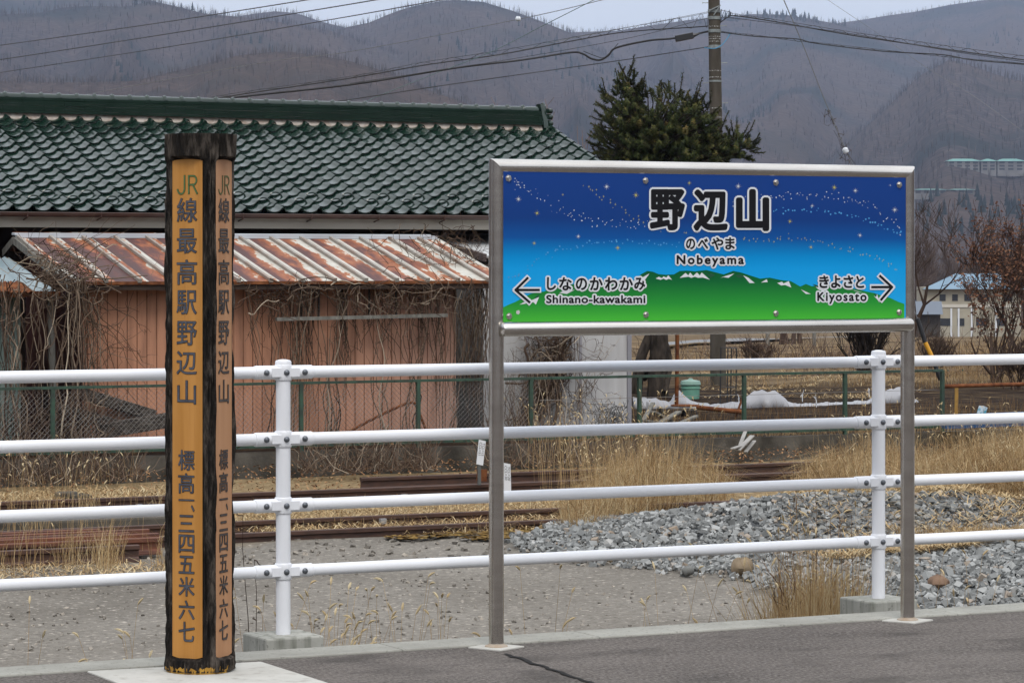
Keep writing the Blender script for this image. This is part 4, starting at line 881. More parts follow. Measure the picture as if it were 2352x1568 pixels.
cable('blue_cable', 'short bright blue cable looped round the pole below the clamps', 'cable', [(1618,110,57.8),(1640,112,57.75),(1655,106,57.8),(1668,92,57.9),(1677,78,58)], .010, mat('blue_sheath', (.03,.20,.36), rough=.4))
g2 = cable('guy_wire', 'grey guy wire slanting down to the black and yellow guard right of the sign', 'guy wire', [(1780,-45,57),(1800,0,57),(1845,105,57),(1891,222,57),(1942,344,57),(1959,380,57),(2040,568,57),(2107,731,57)], .010, m_guy)
m = MB(); p = atZ(1942,346,56.95); ax = (atZ(1959,380,57)-atZ(1891,222,57)).normalized(); m.lathe(p-ax*.06, [(.012,0),(.05,.015),(.058,.05),(.045,.058),(.045,.062),(.058,.07),(.05,.105),(.012,.12)], 14, ax); m.build('ball_insulator', m_wprint, g2, smooth=True)
m = MB()
for k in range(26):
    a = atZ(*lerp(np.array((1891,225,57.)), np.array((1950,370,57.)), rng.random()**.6)); m.tone = rng.random()*.6; P = [a]
    for q_ in range(4): P.append(P[-1]+Vector((rng.gauss(0,.05),rng.gauss(0,.05),rng.gauss(-.03,.06))))
    m.tube(P, [.006,.005,.004,.003,.002], 3, False)
m.build('dead_tendril', m_vine, g2, tone=True)
cable('overhead_wire', 'hair thin wire descending across the right hillside', 'wire', [(1860,-32,60),(1901,0,60),(2017,78,59),(2130,157,57),(2232,218,55),(2352,303,52),(2500,405,50)], .0035, m_guy)
t = thing('stay_guard', 'black and yellow tube guarding the foot of the guy wire', 'stay guard', atZ(2160,872,57))
for nm, a, b_, mt in (('black_sleeve',(2107,731),(2125,786),m_cable),('yellow_sleeve',(2125,786),(2141,820),mat('yellow_sleeve_paint', (.62,.30,.02), rough=.5)),('lower_sleeve',(2141,820),(2160,872),m_cable)):
    m = MB(); m.tube([atZ(*a,57), atZ(*b_,57)], .042, 12); m.build(nm, mt, t, smooth=True)

# ================================================================== TREES
def branch(m, p, d, L, r, lev, spread=.55, up_=.12, rmin=.005, kids=(2,4), seg=4):
    pts = [p]; rs = [r]; dd = Vector(d)
    for i in range(seg):
        dd = (dd+Vector((rng.gauss(0,.13),rng.gauss(0,.13),rng.gauss(0,.10)+up_*.5))).normalized(); pts.append(pts[-1]+dd*L/seg); rs.append(max(rmin, r*(1-.62*(i+1)/seg)))
    m.tube(pts, rs, 7 if r > .05 else (5 if r > .015 else 3), False)
    if lev <= 0: return
    for k in range(rng.randint(*kids)+(1 if lev > 1 else 0)):
        i = rng.randint(max(1, seg//2), seg); a = Vector((rng.gauss(0,1),rng.gauss(0,1),rng.gauss(.2,.7))).normalized()
        nd = (dd*(1-spread)+a*spread+Vector((0,0,up_))).normalized()
        branch(m, pts[i], nd, L*rng.uniform(.55,.8), max(rmin, rs[i]*.66), lev-1, spread, up_, rmin, kids, 3)
def bare_tree(label, base, h, r, levels=5, spread=.5, mt=None, stems=1, group=None, rmin=.006, kids=(2,3), leaves=None, name='bare_tree', lean=(0,0,1), kw=None):
    t = thing(name, label, 'tree' if name != 'shrub' else 'shrub', base, group)
    m = MB()
    for s in range(stems):
        d = Vector((rng.gauss(0,.28),rng.gauss(0,.28),1)) if stems > 1 else Vector(lean)
        m.tone = rng.uniform(.05,.5); branch(m, Vector(base)+Vector((rng.gauss(0,.08),rng.gauss(0,.08),-.05))*(1 if stems > 1 else 0), d.normalized(), h*rng.uniform(.34,.46), r, levels, spread, rmin=rmin, kids=kids, **(kw or {}))
    m.build('branches', mt or m_vine, t, tone=True)
    if leaves:
        lm = MB(); V = m.v
        for k in range(leaves):
            p = Vector(V[rng.randrange(len(V)//3, len(V))]); lm.tone = rng.random(); a = Vector((rng.gauss(0,1),rng.gauss(0,1),rng.gauss(0,1))).normalized()*.035; b_ = a.orthogonal().normalized()*.022
            p = p+Vector((rng.gauss(0,.04),rng.gauss(0,.04),rng.gauss(0,.04))); lm.add([p-a-b_, p+a-b_*.4, p+a*.6+b_, p-a*.7+b_], [(0,1,2,3)])
        lm.build('dead_leaves', m_rustleaf, t, tone=True)
    return t
# pine
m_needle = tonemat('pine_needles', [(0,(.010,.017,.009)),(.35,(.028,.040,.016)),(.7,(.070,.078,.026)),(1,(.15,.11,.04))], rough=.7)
ZT_ = 52.0; pb0 = atZ(1515, 925, ZT_); pine = thing('pine_tree', 'dark green pine tree with upright bottle brush shoots behind the sign', 'tree', (pb0.x, pb0.y, fz(pb0.x, pb0.y)))
def tp(x, y, dz=0): return atZ(x, y, ZT_+dz)
m = MB(); m.tube(smooth_pts([tp(1512,932),tp(1510,870),tp(1514,800),tp(1508,700),tp(1500,560),tp(1490,420),tp(1470,300),tp(1448,200)], 4), [.19]*3+[.17]*4+[.16]*5+[.14]*6+[.10]*5+[.07]*4+[.03]*2, 12)
for pts, r in (([tp(1462,905),tp(1470,830),tp(1492,770),tp(1500,720)],[.10,.09,.08,.07]), ([tp(1478,870,.3),tp(1500,820),tp(1512,790)],[.06,.06,.05]), ([tp(1528,900,-.2),tp(1538,840),tp(1530,790)],[.05,.06,.05])): m.tube(smooth_pts(pts, 3), [r[min(i//3, len(r)-1)] for i in range(len(pts)*3-2)], 8)
ELL = [(1430,255,52,70,.45,22),(1440,215,24,60,.2,9),(1540,285,92,78,.7,52),(1590,300,62,70,.6,34),(1450,330,88,58,.7,46),(1540,360,150,60,.8,64),(1690,338,44,30,.4,16),(1520,450,150,80,.9,50),(1400,420,70,60,.6,18)]
nd = MB(); tw_ = m
def shoot(p, d, L, base_tone):
    n = 50; d = d.normalized(); q_ = d.orthogonal().normalized(); w = d.cross(q_); bend = Vector((rng.gauss(0,.15),rng.gauss(0,.15),.25))
    for k in range(n):
        u = k/n; c = p+d*(L*u)+bend*(L*u*u*.6); a = rng.random()*6.283; o_ = q_*math.cos(a)+w*math.sin(a); l = .075*(1-.25*u)*rng.uniform(.8,1.15)
        e = c+(o_*.9+d*.40).normalized()*l; sd_ = d.cross(o_)*.012
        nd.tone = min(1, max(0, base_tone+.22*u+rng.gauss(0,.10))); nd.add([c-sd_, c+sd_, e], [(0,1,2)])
    tw_.tone = .2; tw_.tube([p, p+d*L*.5+bend*L*.15, p+d*L+bend*L*.6], [.012,.009,.005], 3, False)
for cx, cy, rx, ry, dzr, n in ELL:
    for k in range(int(n*4.6)):
        u = Vector((rng.gauss(0,1),rng.gauss(0,1),rng.gauss(0,1))).normalized(); rad = rng.random()**.33
        p = tp(cx+u.x*rx*rad, cy-u.z*ry*rad, u.y*dzr*rad); d = (rtv*(u.x*1.0+rng.gauss(0,.45))+Vector((0,0,1))*(u.z*.5+.42)+fwv*u.y*.8+Vector((rng.gauss(0,.2),rng.gauss(0,.2),rng.gauss(0,.25))))
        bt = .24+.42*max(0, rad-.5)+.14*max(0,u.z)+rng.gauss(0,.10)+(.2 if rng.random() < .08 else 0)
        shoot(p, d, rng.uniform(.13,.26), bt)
        if k % 3 == 0:
            ax_ = tp(1480+(cx-1480)*.2, cy+ry*.5, 0); tw_.tone = .1; tw_.tube([ax_, ax_.lerp(p,.5)+Vector((0,0,-.05)), p], [.03,.02,.01], 4, False)
for x, y, dx in ((1441,200,.12),(1424,205,-.25),(1447,175,.2),(1395,225,-.3),(1475,215,.15),(1560,215,.3),(1600,225,.35),(1625,255,.3),(1590,240,.2),(1520,235,.1),(1700,325,.5),(1712,318,.7),(1690,318,.1),(1655,300,.4)):
    shoot(tp(x, y), rtv*dx+Vector((0,0,1)), .32, .42)
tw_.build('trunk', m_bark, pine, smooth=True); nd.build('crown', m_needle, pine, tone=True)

m_rustleaf = tonemat('rust_brown_leaf', [(0,(.045,.020,.013)),(.6,(.11,.050,.030)),(1,(.20,.105,.06))])
m_twig = tonemat('bare_twigs', [(0,(.040,.026,.020)),(.5,(.10,.068,.052)),(1,(.22,.155,.115))])
m_tan = tonemat('tan_twigs', [(0,(.11,.075,.06)),(1,(.30,.21,.16))])
for k, (x, h) in enumerate(((1258,4.0),(1290,4.6),(1318,4.3),(1345,4.0))):
    p = atZ(x, 905, 64); bare_tree('leafless tan sapling poking up between the tiled roof and the pine', (p.x, p.y, fz(p.x, p.y)), h*1.22, .028, 4, .24, m_tan, stems=2, group='saplings behind the tiled roof', rmin=.006, kids=(2,3))
p = atZ(1990, 858, 66); bare_tree('dense dark bush of many upright stems below the right half of the sign', (p.x, p.y, fz(p.x, p.y)), 2.2, .03, 4, .30, m_bark if False else tonemat('dark_stems', [(0,(.012,.010,.009)),(1,(.06,.045,.036))]), stems=46, rmin=.008, kids=(1,2), name='shrub')
p = atZ(2285, 872, 60); bare_tree('bare many-stemmed tree at far right with rusty leaves in its crown', (p.x, p.y, fz(p.x, p.y)), 3.0, .040, 4, .34, m_twig, stems=7, rmin=.0055, kids=(1,2), leaves=900)
p = atZ(2352, 850, 70); bare_tree('dark bare tree at the right edge of the view', (p.x, p.y, fz(p.x, p.y)), 4.2, .06, 5, .40, m_twig, stems=4, rmin=.006, kids=(2,3), leaves=5200)
p = atZ(2085, 860, 72); bare_tree('bare dark tree right behind the right sign post', (p.x, p.y, fz(p.x, p.y)), 4.6, .08, 5, .50, m_twig, rmin=.0055, kids=(2,3), lean=(.25,-.1,1))
pr = []
for k in range(34):
    x = rng.uniform(2060,2420) if k < 26 else rng.uniform(1180,1420); Z = rng.uniform(395,520); p = atZ(x, 700, Z)
    if k < 4:
        pr.append(bare_tree('bare tree in the hazy row standing beyond the cream building', (p.x, p.y, fz(p.x, p.y)-.2), rng.uniform(11,15), .22, 5, .42, m_twig, group='bare trees beyond the cream building', rmin=.03, kids=(2,3)))
    else:
        c = copy_tree(pr[k % 4]); c.location = (p.x, p.y, fz(p.x, p.y)-.2); c.rotation_euler[2] = rng.random()*6.28; c.scale = (1,1,rng.uniform(.8,1.15))
for k, x in enumerate((1795,1808,1822,1838)):
    p = atZ(x, 790, 122+k*3); q_ = bare_tree('small dark trunked tree in the row beside the country road', (p.x, p.y, fz(p.x, p.y)), 3.4, .12, 3, .4, m_twig, group='small trees beside the road', rmin=.02)

# ================================================================== FAR BUILDING AND ROAD
ZB = 365.0; m_cream = mat('cream_wall', (.36,.33,.26), (.29,.26,.205), .5, rough=.9); m_blueroof = mat('pale_blue_roof', (.15,.23,.30), (.11,.18,.24), .4, rough=.6)
def bp(x, y, dz=0): return atZ(x, y, ZB+dz)
t = thing('cream_building', 'two storey cream building with a pale blue hipped roof at far right', 'building', bp(2225, 778))
m = MB(); m.prism([bp(2128,800), bp(2345,800), bp(2345,660), bp(2128,660)], (0,0,0), fwv*9); wl = m.build('wall', m_cream, t)
m = MB(); e = .6; A, B_, C2, D2 = bp(2118,664,-.8), bp(2355,664,-.8), bp(2355,664,9.8), bp(2118,664,9.8); r1, r2 = bp(2195,628,4.5), bp(2290,628,4.5)
m.add([A,B_,C2,D2,r1,r2], [(0,1,5,4),(1,2,5),(2,3,4,5),(3,0,4),(3,2,1,0)]); m.build('roof', m_blueroof, t)
for x0, x1, y0, y1 in ((2158,2172,676,691),(2187,2200,676,691),(2215,2230,676,691),(2245,2273,676,691),(2306,2326,676,691),(2151,2185,731,748),(2199,2215,731,748),(2242,2265,731,748),(2290,2312,731,748)):
    m = MB(); m.prism([bp(x0,y1,-.06), bp(x1,y1,-.06), bp(x1,y0,-.06), bp(x0,y0,-.06)], (0,0,0), fwv*.05); w = m.build('window', m_dkglass, wl)
m = MB(); m.prism([bp(2128,706,-.1), bp(2345,706,-.1), bp(2345,699,-.1), bp(2128,699,-.1)], (0,0,0), fwv*.09); m.build('band', mat('pale_band', (.52,.49,.43), rough=.9), wl)
for x in (2183, 2200, 2230, 2286): m = MB(); m.prism([bp(x,775,-.12), bp(x+4,775,-.12), bp(x+4,708,-.12), bp(x,708,-.12)], (0,0,0), fwv*.1); m.build('downpipe', m_wprint, wl)
t = thing('grey_shed', 'low shed with a dark grey roof in front of the cream building', 'shed', atZ(2125, 765, 300))
m = MB(); m.prism([atZ(2085,775,300), atZ(2160,775,300), atZ(2160,716,300), atZ(2085,716,300)], (0,0,0), fwv*5); m.build('wall', m_oldwood, t)
m = MB(); m.prism([atZ(2078,722,299), atZ(2166,722,299), atZ(2163,694,303), atZ(2078,694,303)], (0,0,0), fwv*.3+Vector((0,0,.1))); m.build('roof', mat('slate_roof', (.10,.12,.15), rough=.6), t)
def onF(x, y):
    z = -.8
    for _ in range(12): p = onG(x, y, z); z = fz(p.x, p.y)
    return Vector((p.x, p.y, z))
vs = []; fs = []; RP = [(1500,805,796),(1600,795,787.5),(1700,788.5,782),(1800,781.5,776),(1890,776,771.5),(1990,772,768.5)]
for i, (x, a, b_) in enumerate(RP):
    vs += [onF(x, a)+Vector((0,0,.12)), onF(x, b_)+Vector((0,0,.12))]
    if i: fs.append((2*i-2, 2*i, 2*i+1, 2*i-1))
m = MB(); m.add(vs, fs); tag(m.build('road', mat('road_asphalt', (.17,.17,.175), (.22,.22,.22), .6, rough=.85)), kind='structure')
for x, y0, y1 in ((1763,770,800),(1870,760,792)):
    p = onF(x, y1); m = MB(); m.tube([p-Vector((0,0,.1)), p+Vector((0,0,1.6))], .07, 8); tag(m.build('roadside_post', m_greywood, loc=p, smooth=True), 'pale grey roadside post seen under the sign, %s' % ('nearer the pole' if x < 1800 else 'nearer the dark bush'), 'post')

# ================================================================== THINGS BEHIND THE MESH FENCE
p = onF(1572, 955); t = thing('rusty_stand', 'rusty round plate on a dark drum, an iron pole rising through it', 'stand', p)
k41 = depth(p.x, p.y)
m = MB(); c0 = atZ(1573, 931, k41); m.lathe(c0, [(.20,-.012),(.215,0),(.205,.012),(.03,.02)], 24); m.build('plate', m_rust, t, smooth=True)
m = MB(); c1 = atZ(1581, 985, k41); m.lathe(c1, [(.125,0),(.13,.02),(.125,.28)], 20); m.build('drum', mat('black_drum', (.012,.012,.013), rough=.5), t, smooth=True)
m = MB(); m.tube([atZ(1554,930,k41), atZ(1555,850,k41), atZ(1556,690,k41)], .030, 10); m.build('iron_pole', m_rust, t, smooth=True)
t = thing('rusty_pipe', 'short rusty pipe propped on a leaning bar beside the round plate', 'pipe', atZ(1650, 950, k41-.3))
m = MB(); m.tube([atZ(1600,935,k41-.2), atZ(1704,946,k41-.4)], .034, 12); m.build('pipe', m_rust, t, smooth=True)
m = MB(); m.beam(atZ(1705,914,k41-.3), atZ(1688,962,k41-.3), .03, .03); m.build('leaning_bar', m_rust, t)
p = onF(1586, 917); kz = depth(p.x, p.y); c0 = atZ(1586, 917, kz); t = thing('compost_bin', 'pale green plastic compost bin with a ribbed lid beside the pine trunk', 'compost bin', p); k = kz/F
m = MB(); m.lathe(c0-Vector((0,0,.05)), [(20*k,0),(20*k,.02),(21*k,24*k+.05),(22.5*k,25*k+.05),(22.5*k,27*k+.05),(21.3*k,28*k+.05),(21.5*k,33*k+.05)], 28); m.build('bin', mat('mint_plastic', (.13,.30,.22), (.10,.25,.19), 6, rough=.5), t, smooth=True)
m = MB(); m.lathe(c0+Vector((0,0,33*k)), [(23*k,0),(24*k,1*k),(24*k,3.5*k),(22.5*k,4.5*k),(22.5*k,8*k),(21*k,10*k),(6*k,12.5*k),(6*k,14*k),(3*k,15.5*k),(0,15.6*k)], 28); m.build('lid', mat('mint_lid', (.22,.34,.29), (.17,.29,.24), 8, rough=.5), t, smooth=True)
p = onF(1674, 934); kz = depth(p.x, p.y); t = thing('plant_support', 'tall narrow black wire plant frame standing before the soil bed', 'frame', p)
m = MB(); LG = [(1656,797,937),(1672,799,932),(1680,798,930),(1692,800,934)]
for x, y0, y1 in LG: m.tube([atZ(x,y0,kz+(.25 if x in (1672,1680) else 0)), atZ(x-2,y1,kz+(.25 if x in (1672,1680) else 0))], .010, 6)
for y in (798, 845, 888):
    P = [atZ(1656,y,kz), atZ(1692,y+2,kz), atZ(1680,y+1,kz+.25), atZ(1672,y+1,kz+.25)]
    for i in range(4): m.tube([P[i], P[(i+1) % 4]], .007, 5)
m.build('rods', m_cable, t)
m = MB(); prof_ = [(1455,916),(1475,912),(1500,914),(1530,921),(1542,926),(1552,902),(1562,896),(1580,914),(1600,927),(1640,930),(1680,926),(1705,920),(1722,906),(1740,897),(1765,901),(1785,899),(1803,913),(1815,926),(1850,929),(1900,927),(1950,924),(1995,921),(2010,914),(2030,900),(2055,893),(2075,890),(2088,921),(2110,924)]
def sheet(u, v):
    x = lerp(1455, 2110, u); yt = interp(prof_, x); yb = interp([(1455,938),(1700,938),(1850,933),(2110,922)], x); p0 = onF(x, yb); Z = depth(p0.x, p0.y)
    h = max(0.015, (yb-yt)*Z/F); s = [0,.55,1,.8,.25,0][int(round(v*5))]; w = [0,.06,.22,.40,.62,.75][int(round(v*5))]
    q_ = p0+fwv*w; nz = .05*noise.noise(Vector((u*45, v*6, 1)))+.02*noise.noise(Vector((u*100, v*9, 5))); q_.z = p0.z+h*s*(1+nz*3)+nz*.4+.01*(s == 0)-.02*(s == 0); q_ = q_+fwv*nz*1.5; return q_
m.grid(sheet, 110, 5); b = NB('thin_white_plastic'); b.col((.28,.28,.295)); b.rough(.5); o = m.build('plastic_sheet', b.m, smooth=True, loc=onF(1780, 935)); sm = o.modifiers.new('thickness', 'SOLIDIFY'); sm.thickness = .004; tag(o, 'crumpled white plastic sheeting laid along the soil bed', 'plastic sheet')
for k, (x, y) in enumerate(((1697,872+40),(1843,905),(1875,917),(1996,893))):
    p = onF(x, y+18); Z = depth(p.x, p.y); m = MB(); m.tube([p, atZ(x,y,Z)], .008, 5)
    for q_ in range(4): a = atZ(x,y,Z); e_ = a+Vector((rng.gauss(0,.03),rng.gauss(0,.02),rng.gauss(.02,.035))); s_ = Vector((0,0,.010)); m.add([a-s_, a+s_, e_+s_, e_-s_], [(0,1,2,3)])
    tag(m.build('marker_ribbon', m_wprint, loc=p), 'small stick with a white ribbon tied on top beside the plastic sheeting', 'ribbon', 'ribbon sticks along the bed')
def plank(name, a, b_, w, h, mt, label, cat, group=None):
    m = MB(); m.beam(a, b_, w, h); o = m.build(name, mt, loc=(Vector(a)+Vector(b_))/2, bevel=.006); tag(o, label, cat, group)
for k, (a, b_, w) in enumerate((((1490,985),(1560,945),.09),((1475,965),(1545,975),.08),((1500,945),(1575,985),.08),((1530,985),(1600,955),.07),((1470,980),(1500,925),.06),((1515,935),(1535,990),.07))):
    plank('plank', onY(*a,34.0+.08*k), onY(*b_,34.3+.08*k), w, .03, m_greywood, 'grey weathered plank in the jumbled heap left of the round rusty plate', 'plank', 'planks heaped by the rusty plate')
for k, (a, b_, w) in enumerate((((1682,1030),(1712,1020),.06),((1695,1034),(1728,1000),.07),((1712,1038),(1733,1012),.05),((1700,1022),(1712,990),.05))):
    plank('plank', onY(*a,33.0+.06*k), onY(*b_,33.2+.06*k), w, .02, mat('bleached_wood', (.33,.32,.30), (.24,.23,.22), 6, rough=.9) if k == 0 else bpy.data.materials['bleached_wood'], 'bleached broken slat lying against the low concrete wall', 'plank', 'broken slats at the low wall')
plank('timber_beam', onY(170,898,34.9), onY(350,953,35.2), .14, .13, m_oldwood, 'dark old beam slanting down under the vines, uppermost of the timbers', 'beam')
plank('timber_beam', onY(130,935,34.6), onY(300,985,35.0), .12, .12, m_oldwood, 'dark old beam lying behind the green fence post, lower left of the timbers', 'beam')
plank('timber_beam', onY(228,990,34.5), onY(400,962,34.7), .17, .17, m_oldwood, 'thick grey brown beam lying level behind the carved log post', 'beam')
m = MB(); m.tube(smooth_pts([onY(795,994,34.9),onY(860,960,34.9),onY(919,932,34.9),onY(940,925,34.9),onY(955,930,34.9),onY(978,986,34.9)], 5), .018, 8); tag(m.build('bent_pipe', m_rust, loc=onY(860,970,34.9), smooth=True), 'bent rusty pipe leaning behind the chain link below the salmon wall', 'pipe')
t = thing('pipe_rail', 'rusty horizontal pipe on a yellow post at the right beyond the fence', 'pipe rail', onF(2197,950)); kz = 45
m = MB(); m.tube([atZ(2168,887,kz), atZ(2420,880,kz+1)], .030, 10); m.build('pipe', m_rust, t, smooth=True)
m = MB(); m.beam(atZ(2197,891,kz), atZ(2196,952,kz), .05, .05, fwv); m.build('yellow_post', mat('old_yellow_paint', (.36,.20,.03), (.2,.11,.03), 9, rough=.7), t)
t = thing('blue_tub', 'long blue plastic tub behind the fence rail at far right', 'tub', onF(2280,985)); kz = 40
m = MB(); A = atZ(2172,985,kz); B_ = atZ(2420,975,kz); h = (985-957)*kz/F; m.prism([A, B_, B_+Vector((0,0,h)), A+Vector((0,0,h))], (0,0,0), fwv*.5); m.build('body', mat('blue_plastic', (.012,.055,.14), rough=.45), t)
m = MB(); m.beam(A+Vector((0,0,h)), B_+Vector((0,0,h)), .03, .018); m.build('rim', mat('pale_blue_plastic', (.10,.24,.42), rough=.45), t)
m = MB(); p = atZ(2253,951,kz+.2); m.beam(p, p+Vector((.04,0,.10)), .10, .07); tag(m.build('carton', mat('blue_white_carton', (.45,.52,.55), (.06,.25,.33), 14, .45, .55, rough=.5), loc=p), 'small blue and white carton standing on the long blue tub', 'carton')
m = MB()
for k in range(260):
    a = onY(rng.gauss(1405,22), rng.gauss(962,17), 34.4+rng.gauss(0,.12)); m.tone = rng.random()*.5; e_ = a+Vector((rng.gauss(0,.06),rng.gauss(0,.05),rng.gauss(0,.06))); m.tube([a, a.lerp(e_,.5)+Vector((0,0,rng.gauss(0,.03))), e_], .004, 3, False)
tag(m.build('wire_tangle', mat('dark_wire', (.05,.05,.05), (.12,.12,.115), 20, rough=.6), loc=onY(1405,975,34.4)), 'ball of tangled wire mesh leaning at the grey annex wall', 'wire tangle')

# ================================================================== DEAD VINES
def strand(m, a, b_, amp, r0, r1, n=9, sag=0.0):
    o_ = Vector((rng.random()*50, rng.random()*50, rng.random()*50)); pts = []; rs = []; fq = rng.uniform(1.2, 3.2)
    for i in range(n+1):
        u = i/n; e_ = math.sin(math.pi*min(1, u*1.15+.0))**.7 if 0 < u < 1 else (0 if u == 0 else .4)
        v = Vector((noise.noise(o_+Vector((u*fq,0,0))), .5*noise.noise(o_+Vector((0,u*fq,7))), noise.noise(o_+Vector((3,0,u*fq)))))
        pts.append(a.lerp(b_, u)+v*amp*e_*2+Vector((0,0,-sag*math.sin(math.pi*u)))); rs.append(lerp(r0, r1, u))
    m.tone = min(1, max(0, rng.gauss(.50,.27))); m.tube(pts, rs, 4 if r0 > .008 else 3, False); return pts
def twigs(m, pts, n, L):
    for k in range(n):
        p = pts[rng.randrange(1, len(pts))]; strand(m, p, p+Vector((rng.gauss(0,L),rng.gauss(0,L*.4),rng.gauss(0,L))), L*.25, .0035, .0015, 5)
VY = lambda x, y, Y: onY(x, y, Y)
m = MB()
for k in range(85):
    a = VY(rng.gauss(140,55), rng.gauss(625,34), 34.65+rng.gauss(0,.16)); strand(m, a, VY(rng.gauss(150,70), rng.gauss(640,40), 34.65+rng.gauss(0,.16)), .16, .007, .003, 8)
for k in range(62):
    x = rng.choice((rng.uniform(-10,60), rng.gauss(180,18), rng.uniform(60,210))); a = VY(x, rng.uniform(630,690), 34.7+rng.gauss(0,.15)); P = strand(m, a, VY(x+rng.gauss(0,28), rng.uniform(800,1015), 34.5+rng.gauss(0,.35)), .12, .008, .004, 10); twigs(m, P, 2, .12)
for k in range(110):
    x = rng.uniform(-10,240); strand(m, VY(x, 1015, 34.4+rng.gauss(0,.3)), VY(x+rng.gauss(0,45), rng.uniform(860,980), 34.4+rng.gauss(0,.3)), .10, .008, .003, 8)
for k in range(15):
    x = rng.choice((45,150,185,205,30)); P = strand(m, VY(x+rng.gauss(0,9),1040,34.0), VY(x+rng.gauss(0,22),rng.uniform(640,800),34.5), .10, .012, .005, 12); twigs(m, P, 2, .12)
for k in range(26): P = strand(m, VY(rng.uniform(170,215),rng.uniform(640,900),34.85), VY(rng.uniform(240,350),rng.uniform(620,960),35.05), .12, .006, .002, 9); twigs(m, P, 3, .14)
for k in range(14): strand(m, VY(rng.uniform(20,160),rng.uniform(560,640),34.6), VY(rng.uniform(20,330),rng.uniform(480,600),34.6), .10, .004, .002, 8)
for a, b_ in (((190,640),(345,632)),((215,700),(260,640)),((120,660),(205,640)),((60,640),(190,600))): strand(m, VY(*a,34.5), VY(*b_,34.5), .10, .010, .005, 10)
tag(m.build('dead_vine', m_vine, loc=VY(120,1010,35.5), tone=True), 'thick tangle of dead vines smothering the lean-to at far left', 'vine')
m = MB()
for k in range(60):
    x = rng.uniform(555,1120); strand(m, VY(x, rng.gauss(662,14), 34.9+rng.gauss(-.08,.08)), VY(x+rng.gauss(20,65), rng.gauss(682,26), 34.9+rng.gauss(-.05,.08)), .13, .006, .003, 8, .04)
for cx, w, n, yb in ((590,14,10,900),(640,20,10,880),(688,26,24,1000),(712,14,14,960),(790,11,24,930),(835,30,16,820),(900,34,22,860),(965,24,20,980),(1010,20,18,1000),(1075,26,40,1000),(1110,22,26,1000)):
    for k in range(n):
        a = VY(cx+rng.gauss(0,w), rng.uniform(640,690), 34.98+rng.gauss(0,.07)); P = strand(m, a, VY(cx+rng.gauss(0,w*.8), rng.uniform(715,yb), 35.05+rng.gauss(0,.07)), .09, .0065, .003, 10); twigs(m, P, 1, .10)
for cx in (640,672,770,885,940,1040,760):
    for k in range(4): P = strand(m, VY(cx+rng.gauss(0,14),1015,34.4), VY(cx+rng.gauss(0,25),rng.uniform(690,900),35.05), .10, .010, .004, 12); twigs(m, P, 2, .12)
for k in range(90):
    x = rng.triangular(850,1122,1090); strand(m, VY(x, rng.uniform(505,650), 35.4+rng.random()*1.0), VY(x+rng.gauss(-5,45), rng.gauss(590,45), 35.4+rng.random()), .11, .005, .002, 8)
for a, b_ in (((660,690),(760,660)),((620,640),(800,650)),((760,655),(830,650)),((880,700),(1010,720)),((600,700),(690,740)),((930,640),(1000,700)),((575,720),(640,690))): strand(m, VY(*a,34.75), VY(*b_,34.75), .13, .009, .005, 11)
tag(m.build('dead_vine', m_vine, loc=VY(860,1010,36), tone=True), 'dead vines hanging from the eave across the salmon shed wall', 'vine')
m = MB()
TK = smooth_pts([VY(1180,1000,36.2),VY(1215,940,36.35),VY(1262,890,36.4),VY(1290,840,36.4),VY(1288,800,36.4),VY(1306,760,36.4),VY(1310,690,36.4)], 4)
m.tone = .12; m.tube(TK, [.055]*8+[.045]*8+[.035]*9, 8, False)
for a, b_, r in (((1200,990),(1285,850),.03),((1265,990),(1290,850),.025),((1160,880),(1290,860),.014),((1215,790),(1190,870),.02),((1230,765),(1212,850),.016),((1240,880),(1330,960),.012),((1160,965),(1255,960),.012),((1290,860),(1360,835),.012)): strand(m, VY(*a,36.4), VY(*b_,36.4), .07, r, r*.6, 10)
for k in range(230):
    a = TK[rng.randrange(3, len(TK))]+Vector((rng.gauss(0,.08),rng.gauss(-.05,.05),rng.gauss(0,.08))); P = strand(m, a, VY(rng.triangular(1150,1345,1235), rng.uniform(700,1000), 36.45+rng.gauss(0,.06)), .14, .007, .002, 9); twigs(m, P, 2, .10)
for k in range(70):
    x = rng.triangular(1095,1330,1180); P = strand(m, VY(x,1010,36.0), VY(x+rng.gauss(0,30),rng.uniform(800,960),36.3), .09, .007, .002, 8)
for k in range(22): P = strand(m, VY(rng.uniform(1290,1340),rng.uniform(760,960),36.45), VY(rng.uniform(1350,1440),rng.uniform(760,990),36.5), .12, .0045, .002, 9); twigs(m, P, 3, .10)
tag(m.build('dead_vine', m_vine, loc=VY(1240,1000,36.3), tone=True), 'thick trunked dead vine climbing the pale grey annex wall', 'vine')

